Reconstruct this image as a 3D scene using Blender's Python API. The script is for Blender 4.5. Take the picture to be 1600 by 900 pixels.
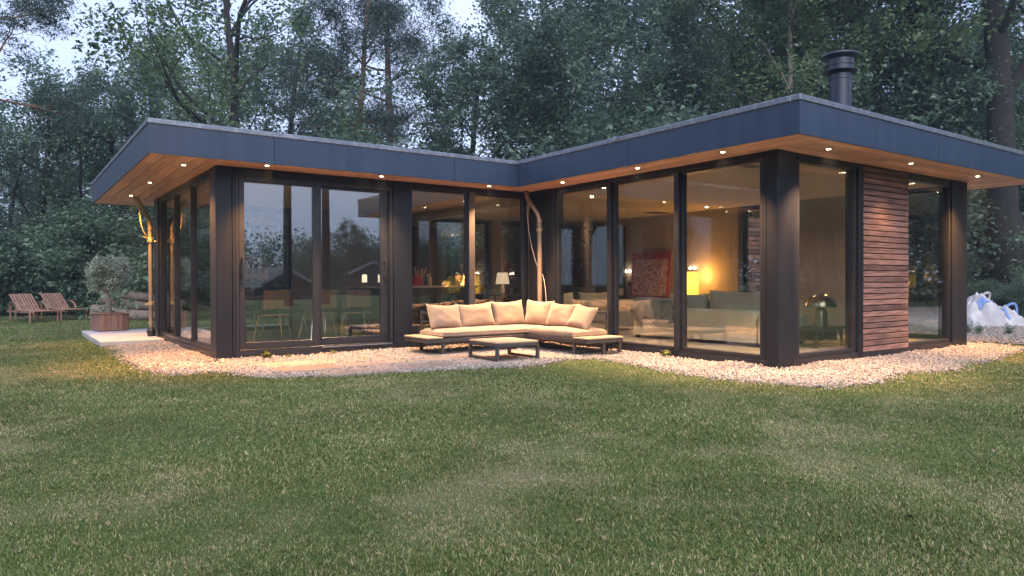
import bpy, bmesh, math, random
import numpy as np
from mathutils import Vector, Matrix, Euler

# ------------------------------------------------------------------ clean
for o in list(bpy.data.objects):
    bpy.data.objects.remove(o, do_unlink=True)
SC = bpy.context.scene
COL = SC.collection
R = math.radians
random.seed(7)
RNG = np.random.default_rng(7)

# ------------------------------------------------------------------ camera
F_PX, PITCH, ROLL, YAW, CAM_H = 1116.4, R(-0.433), R(-0.175), R(35.406), 1.091
fwd = Vector((math.sin(YAW) * math.cos(PITCH), math.cos(YAW) * math.cos(PITCH), math.sin(PITCH)))
rgt = Vector((math.cos(YAW), -math.sin(YAW), 0))
upv = rgt.cross(fwd)
rgt, upv = rgt * math.cos(ROLL) + upv * math.sin(ROLL), upv * math.cos(ROLL) - rgt * math.sin(ROLL)
cam_d = bpy.data.cameras.new('camera')
cam = bpy.data.objects.new('camera', cam_d)
COL.objects.link(cam)
cam.matrix_world = Matrix(((rgt.x, upv.x, -fwd.x, 0), (rgt.y, upv.y, -fwd.y, 0), (rgt.z, upv.z, -fwd.z, CAM_H), (0, 0, 0, 1)))
cam_d.sensor_width = 36
cam_d.lens = F_PX / 1600 * 36
cam_d.clip_end = 2000
cam_d.clip_start = 0.05
SC.camera = cam

# ------------------------------------------------------------------ world, sun, exposure
SUN_EL, SUN_AZ = R(42), R(205)
SKY_MIX = 0.85
world = bpy.data.worlds.new('World')
SC.world = world
world.use_nodes = True
wn, wl = world.node_tree.nodes, world.node_tree.links
wn.clear()
w_out = wn.new('ShaderNodeOutputWorld')
w_bg = wn.new('ShaderNodeBackground')
w_bg.inputs['Strength'].default_value = 0.1
w_sky = wn.new('ShaderNodeTexSky')
w_sky.sky_type = 'NISHITA'
w_sky.sun_disc = False
w_sky.sun_elevation = SUN_EL
w_sky.sun_rotation = SUN_AZ
w_tc = wn.new('ShaderNodeTexCoord')
w_map = wn.new('ShaderNodeMapping')
w_map.inputs['Scale'].default_value = (1.0, 1.0, 3.0)
w_noise = wn.new('ShaderNodeTexNoise')
w_noise.inputs['Scale'].default_value = 1.6
w_noise.inputs['Detail'].default_value = 5
w_ramp = wn.new('ShaderNodeValToRGB')
w_ramp.color_ramp.elements[0].position = 0.3
w_ramp.color_ramp.elements[0].color = (0.50, 0.62, 1.0, 1)
w_ramp.color_ramp.elements[1].position = 0.7
w_ramp.color_ramp.elements[1].color = (0.64, 0.73, 1.0, 1)
w_gain = wn.new('ShaderNodeVectorMath')
w_gain.operation = 'SCALE'
w_gain.inputs['Scale'].default_value = 5.2
w_mix = wn.new('ShaderNodeMix')
w_mix.data_type = 'RGBA'
w_mix.inputs['Factor'].default_value = SKY_MIX
wl.new(w_tc.outputs['Generated'], w_map.inputs['Vector'])
wl.new(w_map.outputs['Vector'], w_noise.inputs['Vector'])
wl.new(w_noise.outputs['Fac'], w_ramp.inputs['Fac'])
wl.new(w_ramp.outputs['Color'], w_gain.inputs[0])
wl.new(w_sky.outputs['Color'], w_mix.inputs['A'])
wl.new(w_gain.outputs['Vector'], w_mix.inputs['B'])
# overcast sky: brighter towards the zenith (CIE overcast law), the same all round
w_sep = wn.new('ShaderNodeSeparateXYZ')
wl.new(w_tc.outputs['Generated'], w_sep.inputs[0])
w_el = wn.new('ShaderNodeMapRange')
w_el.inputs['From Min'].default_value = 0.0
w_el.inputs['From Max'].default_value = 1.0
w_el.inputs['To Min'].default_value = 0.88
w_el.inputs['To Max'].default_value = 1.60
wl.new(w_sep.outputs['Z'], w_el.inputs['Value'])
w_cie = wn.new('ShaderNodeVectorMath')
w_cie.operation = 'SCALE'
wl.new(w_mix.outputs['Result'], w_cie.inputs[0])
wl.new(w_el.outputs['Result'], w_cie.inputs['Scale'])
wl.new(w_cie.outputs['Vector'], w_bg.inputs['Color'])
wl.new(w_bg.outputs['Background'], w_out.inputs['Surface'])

sun_d = bpy.data.lights.new('sun', 'SUN')
sun_d.energy = 1.5
sun_d.angle = R(70)
sun_d.color = (1.0, 0.95, 0.9)
sun = bpy.data.objects.new('sun', sun_d)
COL.objects.link(sun)
# the sky's sun_rotation is measured clockwise from +Y
sdir = Vector((math.sin(SUN_AZ) * math.cos(SUN_EL), math.cos(SUN_AZ) * math.cos(SUN_EL), math.sin(SUN_EL)))
sun.rotation_euler = (-sdir).to_track_quat('-Z', 'Y').to_euler()
sun.location = (0, 0, 30)

SC.view_settings.view_transform = 'Standard'
SC.view_settings.look = 'None'
SC.view_settings.exposure = 1.42
SC.view_settings.gamma = 1.0
SC.view_settings.use_curve_mapping = False
SC.render.engine = 'CYCLES'
SC.cycles.max_bounces = 8
SC.cycles.diffuse_bounces = 3
SC.cycles.glossy_bounces = 4
SC.cycles.transmission_bounces = 4
SC.cycles.transparent_max_bounces = 16
SC.cycles.sample_clamp_indirect = 4.0
SC.cycles.use_denoising = True
SC.cycles.caustics_reflective = False
SC.cycles.caustics_refractive = False

WARM = (1.0, 0.56, 0.22)


def at(px, depth, z=0.0):
    """World point at a given depth in front of the camera, seen in photo column px."""
    a = YAW
    s = (px - 800) / F_PX * depth
    return Vector((depth * math.sin(a) + s * math.cos(a), depth * math.cos(a) - s * math.sin(a), z))


# ------------------------------------------------------------------ materials
def new_mat(name):
    m = bpy.data.materials.new(name)
    m.use_nodes = True
    m.node_tree.nodes.clear()
    return m, m.node_tree.nodes, m.node_tree.links


def pmat(name, col, rough=0.6, metal=0.0, col2=None, nscale=8.0, stretch=(1, 1, 1), bump=0.0, bscale=60.0,
         rnd=0.0, spec=0.5, detail=6, lo=0.35, hi=0.65, coat=0.0, sheen=0.0, rvar=0.0):
    """Principled material with a noise blend between two real colours, per-object variation and fine relief."""
    m, N, L = new_mat(name)
    out = N.new('ShaderNodeOutputMaterial')
    b = N.new('ShaderNodeBsdfPrincipled')
    L.new(b.outputs[0], out.inputs[0])
    b.inputs['Roughness'].default_value = rough
    b.inputs['Metallic'].default_value = metal
    b.inputs['Specular IOR Level'].default_value = spec
    b.inputs['Coat Weight'].default_value = coat
    b.inputs['Sheen Weight'].default_value = sheen
    tc = N.new('ShaderNodeTexCoord')
    mp = N.new('ShaderNodeMapping')
    mp.inputs['Scale'].default_value = stretch
    L.new(tc.outputs['Object'], mp.inputs['Vector'])
    oi = N.new('ShaderNodeObjectInfo')
    off = N.new('ShaderNodeVectorMath')
    off.operation = 'ADD'
    sc = N.new('ShaderNodeVectorMath')
    sc.operation = 'SCALE'
    sc.inputs[0].default_value = (13.1, 7.7, 5.3)
    L.new(oi.outputs['Random'], sc.inputs['Scale'])
    L.new(mp.outputs['Vector'], off.inputs[0])
    L.new(sc.outputs['Vector'], off.inputs[1])
    nz = N.new('ShaderNodeTexNoise')
    nz.inputs['Scale'].default_value = nscale
    nz.inputs['Detail'].default_value = detail
    L.new(off.outputs['Vector'], nz.inputs['Vector'])
    rp = N.new('ShaderNodeValToRGB')
    e = rp.color_ramp.elements
    e[0].position, e[1].position = lo, hi
    e[0].color = (*col, 1)
    e[1].color = (*(col2 or col), 1)
    L.new(nz.outputs['Fac'], rp.inputs['Fac'])
    last = rp.outputs['Color']
    if rnd:
        hv = N.new('ShaderNodeHueSaturation')
        mr = N.new('ShaderNodeMapRange')
        mr.inputs['To Min'].default_value = 1 - rnd
        mr.inputs['To Max'].default_value = 1 + rnd
        L.new(oi.outputs['Random'], mr.inputs['Value'])
        L.new(mr.outputs['Result'], hv.inputs['Value'])
        L.new(last, hv.inputs['Color'])
        last = hv.outputs['Color']
    L.new(last, b.inputs['Base Color'])
    if rvar:
        mr2 = N.new('ShaderNodeMapRange')
        mr2.inputs['To Min'].default_value = rough - rvar
        mr2.inputs['To Max'].default_value = rough + rvar
        L.new(nz.outputs['Fac'], mr2.inputs['Value'])
        L.new(mr2.outputs['Result'], b.inputs['Roughness'])
    if bump:
        n2 = N.new('ShaderNodeTexNoise')
        n2.inputs['Scale'].default_value = bscale
        n2.inputs['Detail'].default_value = 4
        L.new(off.outputs['Vector'], n2.inputs['Vector'])
        bp = N.new('ShaderNodeBump')
        bp.inputs['Strength'].default_value = bump
        bp.inputs['Distance'].default_value = 0.01
        L.new(n2.outputs['Fac'], bp.inputs['Height'])
        L.new(bp.outputs['Normal'], b.inputs['Normal'])
    return m


def emat(name, col, strength):
    m, N, L = new_mat(name)
    out = N.new('ShaderNodeOutputMaterial')
    e = N.new('ShaderNodeEmission')
    e.inputs['Color'].default_value = (*col, 1)
    e.inputs['Strength'].default_value = strength
    L.new(e.outputs[0], out.inputs[0])
    return m


def leafmat(name, dark, light, trans=0.3, rnd=0.25, gloss=0.5):
    """Leaf: tint attribute (per clump) blends two leaf colours, some light passes through."""
    m, N, L = new_mat(name)
    out = N.new('ShaderNodeOutputMaterial')
    at_ = N.new('ShaderNodeAttribute')
    at_.attribute_name = 'tint'
    mx = N.new('ShaderNodeMix')
    mx.data_type = 'RGBA'
    mx.inputs['A'].default_value = (*dark, 1)
    mx.inputs['B'].default_value = (*light, 1)
    L.new(at_.outputs['Fac'], mx.inputs['Factor'])
    oi = N.new('ShaderNodeObjectInfo')
    hv = N.new('ShaderNodeHueSaturation')
    mr = N.new('ShaderNodeMapRange')
    mr.inputs['To Min'].default_value = 1 - rnd
    mr.inputs['To Max'].default_value = 1 + rnd
    L.new(oi.outputs['Random'], mr.inputs['Value'])
    L.new(mr.outputs['Result'], hv.inputs['Value'])
    L.new(mx.outputs['Result'], hv.inputs['Color'])
    b = N.new('ShaderNodeBsdfPrincipled')
    b.inputs['Roughness'].default_value = gloss
    b.inputs['Specular IOR Level'].default_value = 0.35
    t = N.new('ShaderNodeBsdfTranslucent')
    ms = N.new('ShaderNodeMixShader')
    ms.inputs[0].default_value = trans
    L.new(hv.outputs['Color'], b.inputs['Base Color'])
    L.new(hv.outputs['Color'], t.inputs['Color'])
    L.new(b.outputs[0], ms.inputs[1])
    L.new(t.outputs[0], ms.inputs[2])
    L.new(ms.outputs[0], out.inputs[0])
    return m


def glassmat(name, f0=0.15, tint=(0.93, 0.95, 0.94)):
    m, N, L = new_mat(name)
    out = N.new('ShaderNodeOutputMaterial')
    lw = N.new('ShaderNodeLayerWeight')
    lw.inputs['Blend'].default_value = 0.5
    pw = N.new('ShaderNodeMath')
    pw.operation = 'POWER'
    pw.inputs[1].default_value = 5.0
    mr = N.new('ShaderNodeMapRange')
    mr.inputs['To Min'].default_value = f0
    mr.inputs['To Max'].default_value = 1.0
    L.new(lw.outputs['Facing'], pw.inputs[0])
    L.new(pw.outputs[0], mr.inputs['Value'])
    tr = N.new('ShaderNodeBsdfTransparent')
    tr.inputs['Color'].default_value = (*tint, 1)
    gl = N.new('ShaderNodeBsdfGlossy')
    gl.inputs['Roughness'].default_value = 0.0
    ms = N.new('ShaderNodeMixShader')
    L.new(mr.outputs['Result'], ms.inputs[0])
    L.new(tr.outputs[0], ms.inputs[1])
    L.new(gl.outputs[0], ms.inputs[2])
    L.new(ms.outputs[0], out.inputs[0])
    return m


M = {}
M['clad'] = pmat('anthracite_cladding', (0.007, 0.008, 0.013), 0.42, 0.0, (0.010, 0.011, 0.016), 3, (1, 1, .3), spec=.35, bump=.03, bscale=400, rvar=.06)
M['frame'] = pmat('anthracite_frame', (0.012, 0.012, 0.017), 0.38, 0.0, (0.017, 0.017, 0.022), 5, bump=.02, bscale=300)
M['fascia'] = pmat('fascia_sheet', (0.016, 0.030, 0.062), 0.40, 0.0, (0.022, 0.038, 0.074), 3, (2.5, 2.5, .25), bump=.02, bscale=200, rvar=.07)
M['trim'] = pmat('roof_trim_metal', (0.16, 0.18, 0.22), 0.4, 0.6, (0.26, 0.28, 0.31), 14, (1, 1, 1), lo=.45, hi=.7)
M['roofing'] = pmat('roofing_felt', (0.05, 0.05, 0.055), 0.9, col2=(0.08, 0.08, 0.08), nscale=4)
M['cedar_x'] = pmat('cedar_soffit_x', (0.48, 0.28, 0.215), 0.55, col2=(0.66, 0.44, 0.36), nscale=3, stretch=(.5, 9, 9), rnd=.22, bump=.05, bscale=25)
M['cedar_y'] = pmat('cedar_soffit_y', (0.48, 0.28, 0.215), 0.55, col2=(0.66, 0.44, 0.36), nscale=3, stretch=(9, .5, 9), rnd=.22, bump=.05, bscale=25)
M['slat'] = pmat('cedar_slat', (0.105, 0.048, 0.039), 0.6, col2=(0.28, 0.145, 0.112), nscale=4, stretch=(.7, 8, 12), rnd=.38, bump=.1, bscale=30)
M['slat_back'] = pmat('slat_backing', (0.012, 0.011, 0.012), 0.9)
M['glass'] = glassmat('window_glass')
M['door_glass'] = glassmat('coated_door_glass', .22)
M['pipe'] = pmat('zinc_pipe', (0.30, 0.225, 0.16), 0.40, 0.45, (0.38, 0.29, 0.21), 6, (1, 1, .5), bump=.02)
M['rope'] = pmat('rope', (0.55, 0.42, 0.20), 0.9, col2=(0.62, 0.5, 0.3), nscale=40)
M['cable'] = pmat('white_cable', (0.6, 0.55, 0.5), 0.5)
M['plaster'] = pmat('tan_plaster', (0.32, 0.27, 0.225), 0.9, col2=(0.36, 0.305, 0.255), nscale=2.5, bump=.03, bscale=40)
M['ceil'] = pmat('ceiling_plaster', (0.52, 0.45, 0.38), 0.9, col2=(0.56, 0.48, 0.41), nscale=1.5)
M['floor'] = pmat('grey_floor', (0.30, 0.27, 0.24), 0.45, col2=(0.36, 0.33, 0.29), nscale=3)
M['dark'] = pmat('dark_lacquer', (0.030, 0.024, 0.022), 0.5, col2=(0.04, 0.032, 0.03), nscale=4)
M['black'] = pmat('black_metal', (0.012, 0.012, 0.014), 0.45)
M['flue'] = pmat('flue_metal', (0.020, 0.024, 0.042), 0.36, 0.2, (0.03, 0.035, 0.055), 5, (1, 1, .3), rvar=.08)
M['beige'] = pmat('beige_fabric', (0.225, 0.155, 0.105), 0.95, col2=(0.275, 0.195, 0.138), nscale=5, bump=.12, bscale=220, sheen=.3)
M['sofa_in'] = pmat('stone_fabric', (0.42, 0.38, 0.29), 0.95, col2=(0.48, 0.43, 0.33), nscale=4, bump=.1, bscale=150, sheen=.2)
M['taupe'] = pmat('taupe_metal', (0.050, 0.044, 0.043), 0.5, 0.2, (0.062, 0.054, 0.052), 5)
M['tabletop'] = pmat('table_plank', (0.38, 0.25, 0.155), 0.6, col2=(0.50, 0.34, 0.22), nscale=4, stretch=(1, 8, 8), bump=.06, bscale=30, rnd=.12)
M['teak'] = pmat('teak', (0.19, 0.098, 0.068), 0.6, col2=(0.31, 0.17, 0.12), nscale=4, stretch=(4, 4, 1), rnd=.15, bump=.06, bscale=30)
M['planter'] = pmat('planter_wood', (0.17, 0.085, 0.06), 0.65, col2=(0.29, 0.155, 0.11), nscale=4, stretch=(9, 9, .7), rnd=.3, bump=.1, bscale=30)
M['deck'] = pmat('terrace_concrete', (0.40, 0.38, 0.38), 0.75, col2=(0.48, 0.46, 0.46), nscale=3, bump=.05, bscale=60)
M['slab'] = pmat('paving_stone', (0.15, 0.12, 0.108), 0.8, col2=(0.23, 0.185, 0.165), nscale=4, bump=.2, bscale=40, rnd=.2)
M['bed'] = pmat('gravel_bed', (0.20, 0.175, 0.155), 0.95, col2=(0.30, 0.27, 0.24), nscale=60, bump=.4, bscale=90)
M['pebble'] = pmat('white_pebble', (0.20, 0.168, 0.148), 0.8, col2=(0.345, 0.295, 0.265), nscale=10, rnd=.42)
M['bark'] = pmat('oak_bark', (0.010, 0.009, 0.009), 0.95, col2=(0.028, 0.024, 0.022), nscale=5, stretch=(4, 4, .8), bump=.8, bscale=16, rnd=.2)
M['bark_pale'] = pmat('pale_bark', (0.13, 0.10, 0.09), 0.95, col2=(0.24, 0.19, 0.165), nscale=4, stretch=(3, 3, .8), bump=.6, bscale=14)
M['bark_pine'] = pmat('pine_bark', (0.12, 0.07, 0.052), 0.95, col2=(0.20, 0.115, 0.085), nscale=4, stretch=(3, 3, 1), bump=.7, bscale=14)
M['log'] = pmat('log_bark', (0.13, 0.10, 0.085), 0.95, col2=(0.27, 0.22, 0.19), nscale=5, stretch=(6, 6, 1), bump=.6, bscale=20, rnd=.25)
M['log_end'] = pmat('log_end', (0.36, 0.28, 0.21), 0.9, col2=(0.28, 0.20, 0.14), nscale=9)
M['oakleaf'] = leafmat('oak_leaf', (0.040, 0.074, 0.036), (0.150, 0.215, 0.100), .4)
M['denseleaf'] = leafmat('dense_leaf', (0.036, 0.074, 0.056), (0.145, 0.215, 0.148), .42)
M['needle'] = leafmat('pine_needle', (0.026, 0.050, 0.044), (0.075, 0.115, 0.092), .2)
M['bushleaf'] = leafmat('bush_leaf', (0.075, 0.135, 0.085), (0.21, 0.30, 0.20), .4)
M['oliveleaf'] = leafmat('olive_leaf', (0.20, 0.24, 0.19), (0.44, 0.48, 0.39), .3)
M['fern'] = leafmat('fern_leaf', (0.040, 0.080, 0.040), (0.125, 0.190, 0.090), .3)
M['weed'] = leafmat('weed_leaf', (0.10, 0.12, 0.03), (0.22, 0.24, 0.06), .3)
M['bag'] = pmat('white_woven_plastic', (0.30, 0.29, 0.315), 0.5, col2=(0.40, 0.385, 0.41), nscale=5, bump=.15, bscale=120)
M['bag_blue'] = pmat('blue_strap', (0.13, 0.22, 0.48), 0.6)
M['thatch'] = pmat('thatch', (0.20, 0.17, 0.15), 0.95, col2=(0.34, 0.30, 0.27), nscale=18, stretch=(1, 1, 4), bump=.6, bscale=60)
M['barn'] = pmat('tarred_boards', (0.014, 0.014, 0.017), 0.8, col2=(0.025, 0.024, 0.027), nscale=6)
M['brass'] = pmat('brushed_brass', (0.52, 0.44, 0.29), 0.3, 1.0, (0.60, 0.51, 0.35), 12, (1, 1, 8))
M['fur'] = pmat('grey_fur', (0.045, 0.043, 0.042), 0.95, col2=(0.17, 0.155, 0.145), nscale=9, stretch=(1, 2, 1), bump=.6, bscale=70, sheen=.5)
M['rug'] = pmat('rug', (0.33, 0.29, 0.25), 0.95, col2=(0.4, 0.36, 0.3), nscale=30, bump=.3)
M['redpot'] = pmat('red_enamel', (0.42, 0.035, 0.02), 0.4)
M['utensil'] = pmat('utensil_wood', (0.45, 0.22, 0.10), 0.6)
M['paper'] = pmat('off_white_paper', (0.55, 0.48, 0.42), 0.8)
M['seatwood'] = pmat('plywood_shell', (0.13, 0.08, 0.05), 0.5, col2=(0.18, 0.11, 0.07), nscale=5, stretch=(1, 1, 6))
M['chrome'] = pmat('chrome', (0.55, 0.55, 0.55), 0.2, 1.0)
M['soil'] = pmat('soil', (0.05, 0.035, 0.025), 0.95)
M['spot'] = emat('lamp_glow', (1.0, 0.80, 0.52), 15.0)
M['ispot'] = emat('ceiling_spot_glow', (1.0, 0.78, 0.55), 14.0)
M['fartlight'] = emat('lit_far_window', (1.0, 0.82, 0.55), 1.6)
M['screen'] = pmat('blue_grey_print', (0.045, 0.055, 0.075), 0.5, col2=(0.07, 0.085, 0.11), nscale=6)


# ------------------------------------------------------------------ mesh building
class MB:
    """Collects boxes, tubes and quads in world coordinates and links them as ONE mesh object."""

    def __init__(s):
        s.v, s.f, s.mi = [], [], []

    def add(s, vs, fs, mi=0):
        b = len(s.v)
        s.v += [tuple(p) for p in vs]
        s.f += [tuple(i + b for i in f) for f in fs]
        s.mi += [mi] * len(fs)

    def box(s, x0, x1, y0, y1, z0, z1, mi=0, bev=0.0):
        x0, x1 = min(x0, x1), max(x0, x1)
        y0, y1 = min(y0, y1), max(y0, y1)
        z0, z1 = min(z0, z1), max(z0, z1)
        s.obox(Vector(((x0 + x1) / 2, (y0 + y1) / 2, (z0 + z1) / 2)), Matrix.Identity(3), (x1 - x0, y1 - y0, z1 - z0), mi, bev)

    def obox(s, c, rot, size, mi=0, bev=0.0):
        hx, hy, hz = [d / 2 for d in size]
        if bev <= 0 or bev >= min(hx, hy, hz):
            vs = [(-hx, -hy, -hz), (hx, -hy, -hz), (hx, hy, -hz), (-hx, hy, -hz), (-hx, -hy, hz), (hx, -hy, hz), (hx, hy, hz), (-hx, hy, hz)]
            fs = [(3, 2, 1, 0), (4, 5, 6, 7), (0, 1, 5, 4), (1, 2, 6, 5), (2, 3, 7, 6), (3, 0, 4, 7)]
        else:
            b = bev
            vs, ix = [], {}
            for sx in (-1, 1):
                for sy in (-1, 1):
                    for sz in (-1, 1):
                        for a in range(3):
                            p = [sx * (hx - b), sy * (hy - b), sz * (hz - b)]
                            p[a] = (sx * hx, sy * hy, sz * hz)[a]
                            ix[(sx, sy, sz, a)] = len(vs)
                            vs.append(tuple(p))
            fs = []
            for a in range(3):
                o1, o2 = [k for k in range(3) if k != a]
                for sg in (-1, 1):
                    q = []
                    for s1, s2 in ((-1, -1), (1, -1), (1, 1), (-1, 1)):
                        k = [0, 0, 0]
                        k[a], k[o1], k[o2] = sg, s1, s2
                        q.append(ix[(*k, a)])
                    flip = (sg < 0) ^ (a == 1)
                    fs.append(tuple(reversed(q)) if flip else tuple(q))
                for s1 in (-1, 1):
                    for s2 in (-1, 1):
                        k0, k1 = [0, 0, 0], [0, 0, 0]
                        k0[a], k1[a] = -1, 1
                        k0[o1] = k1[o1] = s1
                        k0[o2] = k1[o2] = s2
                        q = [ix[(*k0, o1)], ix[(*k1, o1)], ix[(*k1, o2)], ix[(*k0, o2)]]
                        flip = (s1 * s2 > 0) ^ (a == 1)
                        fs.append(tuple(reversed(q)) if flip else tuple(q))
            for sx in (-1, 1):
                for sy in (-1, 1):
                    for sz in (-1, 1):
                        q = [ix[(sx, sy, sz, a)] for a in range(3)]
                        fs.append(tuple(q) if sx * sy * sz > 0 else tuple(reversed(q)))
        s.add([c + rot @ Vector(p) for p in vs], fs, mi)

    def bar(s, a, b, w, h=None, mi=0, bev=0.0, up=(0, 0, 1)):
        """Rectangular bar from a to b, w across, h along up."""
        a, b = Vector(a), Vector(b)
        h = h or w
        d = (b - a)
        L_ = d.length
        x = d.normalized()
        u = Vector(up)
        if abs(x.dot(u)) > .98:
            u = Vector((0, 1, 0))
        y = u.cross(x).normalized()
        z = x.cross(y)
        s.obox((a + b) / 2, Matrix((x, y, z)).transposed(), (L_, w, h), mi, bev)

    def tube(s, pts, rad, n=10, cap=True, mi=0):
        pts = [Vector(p) for p in pts]
        if not hasattr(rad, '__len__'):
            rad = [rad] * len(pts)
        vs, fs = [], []
        t0 = (pts[1] - pts[0]).normalized()
        ref = Vector((0, 0, 1)) if abs(t0.z) < .9 else Vector((1, 0, 0))
        x = t0.cross(ref).normalized()
        for i, p in enumerate(pts):
            t = (pts[min(i + 1, len(pts) - 1)] - pts[max(i - 1, 0)]).normalized()
            x = (x - t * x.dot(t)).normalized()
            y = t.cross(x)
            for k in range(n):
                a = 2 * math.pi * k / n
                vs.append(p + (x * math.cos(a) + y * math.sin(a)) * rad[i])
        for i in range(len(pts) - 1):
            for k in range(n):
                fs.append((i * n + k, i * n + (k + 1) % n, (i + 1) * n + (k + 1) % n, (i + 1) * n + k))
        if cap:
            fs.append(tuple(reversed(range(n))))
            fs.append(tuple((len(pts) - 1) * n + k for k in range(n)))
        s.add(vs, fs, mi)

    def lathe(s, c, prof, n=24, mi=0):
        """Profile of (radius, z) turned about the vertical through c."""
        c = Vector(c)
        vs, fs = [], []
        for r, z in prof:
            for k in range(n):
                a = 2 * math.pi * k / n
                vs.append(c + Vector((r * math.cos(a), r * math.sin(a), z)))
        for i in range(len(prof) - 1):
            for k in range(n):
                fs.append((i * n + k, i * n + (k + 1) % n, (i + 1) * n + (k + 1) % n, (i + 1) * n + k))
        fs.append(tuple(reversed(range(n))))
        fs.append(tuple((len(prof) - 1) * n + k for k in range(n)))
        s.add(vs, fs, mi)

    def build(s, name, mat, parent=None, org=None, smooth=False, angle=35):
        o_ = Vector(org) if org is not None else (Vector(parent['_org']) if parent is not None and '_org' in parent else Vector((0, 0, 0)))
        me = bpy.data.meshes.new(name)
        me.from_pydata([tuple(Vector(p) - o_) for p in s.v], [], s.f)
        mats = mat if isinstance(mat, (list, tuple)) else [mat]
        for m in mats:
            me.materials.append(m)
        if len(mats) > 1:
            me.polygons.foreach_set('material_index', s.mi)
        if smooth:
            me.polygons.foreach_set('use_smooth', [True] * len(me.polygons))
            me.set_sharp_from_angle(angle=R(angle))
        me.validate()
        o = bpy.data.objects.new(name, me)
        COL.objects.link(o)
        if parent is not None:
            o.parent = parent
            if '_org' in parent:
                o['_org'] = parent['_org']
        elif org is not None:
            o.location = o_
            o['_org'] = tuple(o_)
        return o


def tag(o, label=None, cat=None, group=None, kind=None):
    if label: o['label'] = label
    if cat: o['category'] = cat
    if group: o['group'] = group
    if kind: o['kind'] = kind
    return o


def empty(name, loc, label, cat, group=None):
    o = bpy.data.objects.new(name, None)
    COL.objects.link(o)
    o.location = loc
    o.empty_display_size = .2
    o['_org'] = tuple(loc)
    return tag(o, label, cat, group)


def local_empty(name, loc, rz, label, cat, group=None):
    """Empty whose children are written in its own local frame."""
    o = bpy.data.objects.new(name, None)
    COL.objects.link(o)
    o.location = loc
    o.rotation_euler = (0, 0, rz)
    o['_org'] = (0.0, 0.0, 0.0)
    return tag(o, label, cat, group)


def copy_tree(o, parent=None):
    c = o.copy()
    COL.objects.link(c)
    if parent is not None:
        c.parent = parent
    for ch in o.children:
        copy_tree(ch, c)
    return c


def inst(name, me, loc, parent, rot=(0, 0, 0), scale=(1, 1, 1)):
    """Another object sharing mesh data; loc is in world coordinates, the parent is unrotated."""
    o = bpy.data.objects.new(name, me)
    COL.objects.link(o)
    o.parent = parent
    o.location = Vector(loc) - Vector(parent['_org'])
    o.rotation_euler = rot
    o.scale = scale
    return o


def unit_box_mesh(name, size, mat, bev=0.003):
    m = MB()
    m.obox(Vector((0, 0, 0)), Matrix.Identity(3), size, 0, bev)
    me = bpy.data.meshes.new(name)
    me.from_pydata(m.v, [], m.f)
    me.materials.append(mat)
    return me


def light(name, kind, loc, energy, col=WARM, **k):
    d = bpy.data.lights.new(name, kind)
    d.energy = energy
    d.color = col
    for a, v in k.items():
        setattr(d, a, v)
    o = bpy.data.objects.new(name, d)
    COL.objects.link(o)
    o.location = loc
    return o


# smooth value noise for ground patches
_perm = RNG.random((256, 256))


def vnoise(x, y):
    xi, yi = np.floor(x).astype(int), np.floor(y).astype(int)
    fx, fy = x - xi, y - yi
    fx, fy = fx * fx * (3 - 2 * fx), fy * fy * (3 - 2 * fy)
    g = lambda a, b: _perm[a % 256, b % 256]
    return (g(xi, yi) * (1 - fx) + g(xi + 1, yi) * fx) * (1 - fy) + (g(xi, yi + 1) * (1 - fx) + g(xi + 1, yi + 1) * fx) * fy


def dryness(x, y):
    n = .16 * vnoise(x * .6 + 3, y * .6 + 9) + .28 * vnoise(x * 1.5 + 40, y * 1.5) + .27 * vnoise(x * 3.7 + 11, y * 3.7 + 70) + .23 * vnoise(x * 9 + 5, y * 9 + 31)
    n = n + .02
    for px, d, w_, h_ in ((60, 5.45, .40, .14), (255, 4.12, .30, .14), (320, 4.1, .25, .11), (500, 4.75, .35, .10), (690, 3.75, .36, .17), (765, 3.78, .30, .15), (420, 4.3, .4, .10),
                          (20, 4.4, .4, .10), (1015, 5.7, .16, .12), (935, 5.7, .14, .14), (720, 3.2, .25, .12), (1240, 4.9, .5, .10), (1310, 5.3, .4, .10), (1480, 3.7, .35, .08), (330, 2.9, .3, .10), (980, 2.75, .25, .12)):
        c = at(px, d)
        n = n + h_ * np.exp(-((x - c.x) ** 2 + (y - c.y) ** 2) / (w_ * w_))
    return np.clip((n - .46) / .30, 0, 1)


def in_poly(x, y, poly):
    c = np.zeros(len(x), bool)
    n = len(poly)
    for i in range(n):
        (x0, y0), (x1, y1) = poly[i], poly[(i + 1) % n]
        hit = ((y0 > y) != (y1 > y)) & (x < (x1 - x0) * (y - y0) / ((y1 - y0) or 1e-9) + x0)
        c ^= hit
    return c


# ------------------------------------------------------------------ house dimensions
XA, XD, XE = 2.348, 7.653, 12.80          # left wall, inner wall of the right wing, right wall
YD, YA, YB = 5.197, 10.244, 15.146        # end wall, front wall of the left wing, back wall
RXL, RXI, RXR = 1.448, 7.002, 13.93       # roof edges
RYF, RYI, RYB = 4.487, 9.686, 16.60
ZS, ZF, ZTR, ZT = 2.70, 2.692, 3.056, 3.119
ZFL = 0.13

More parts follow.
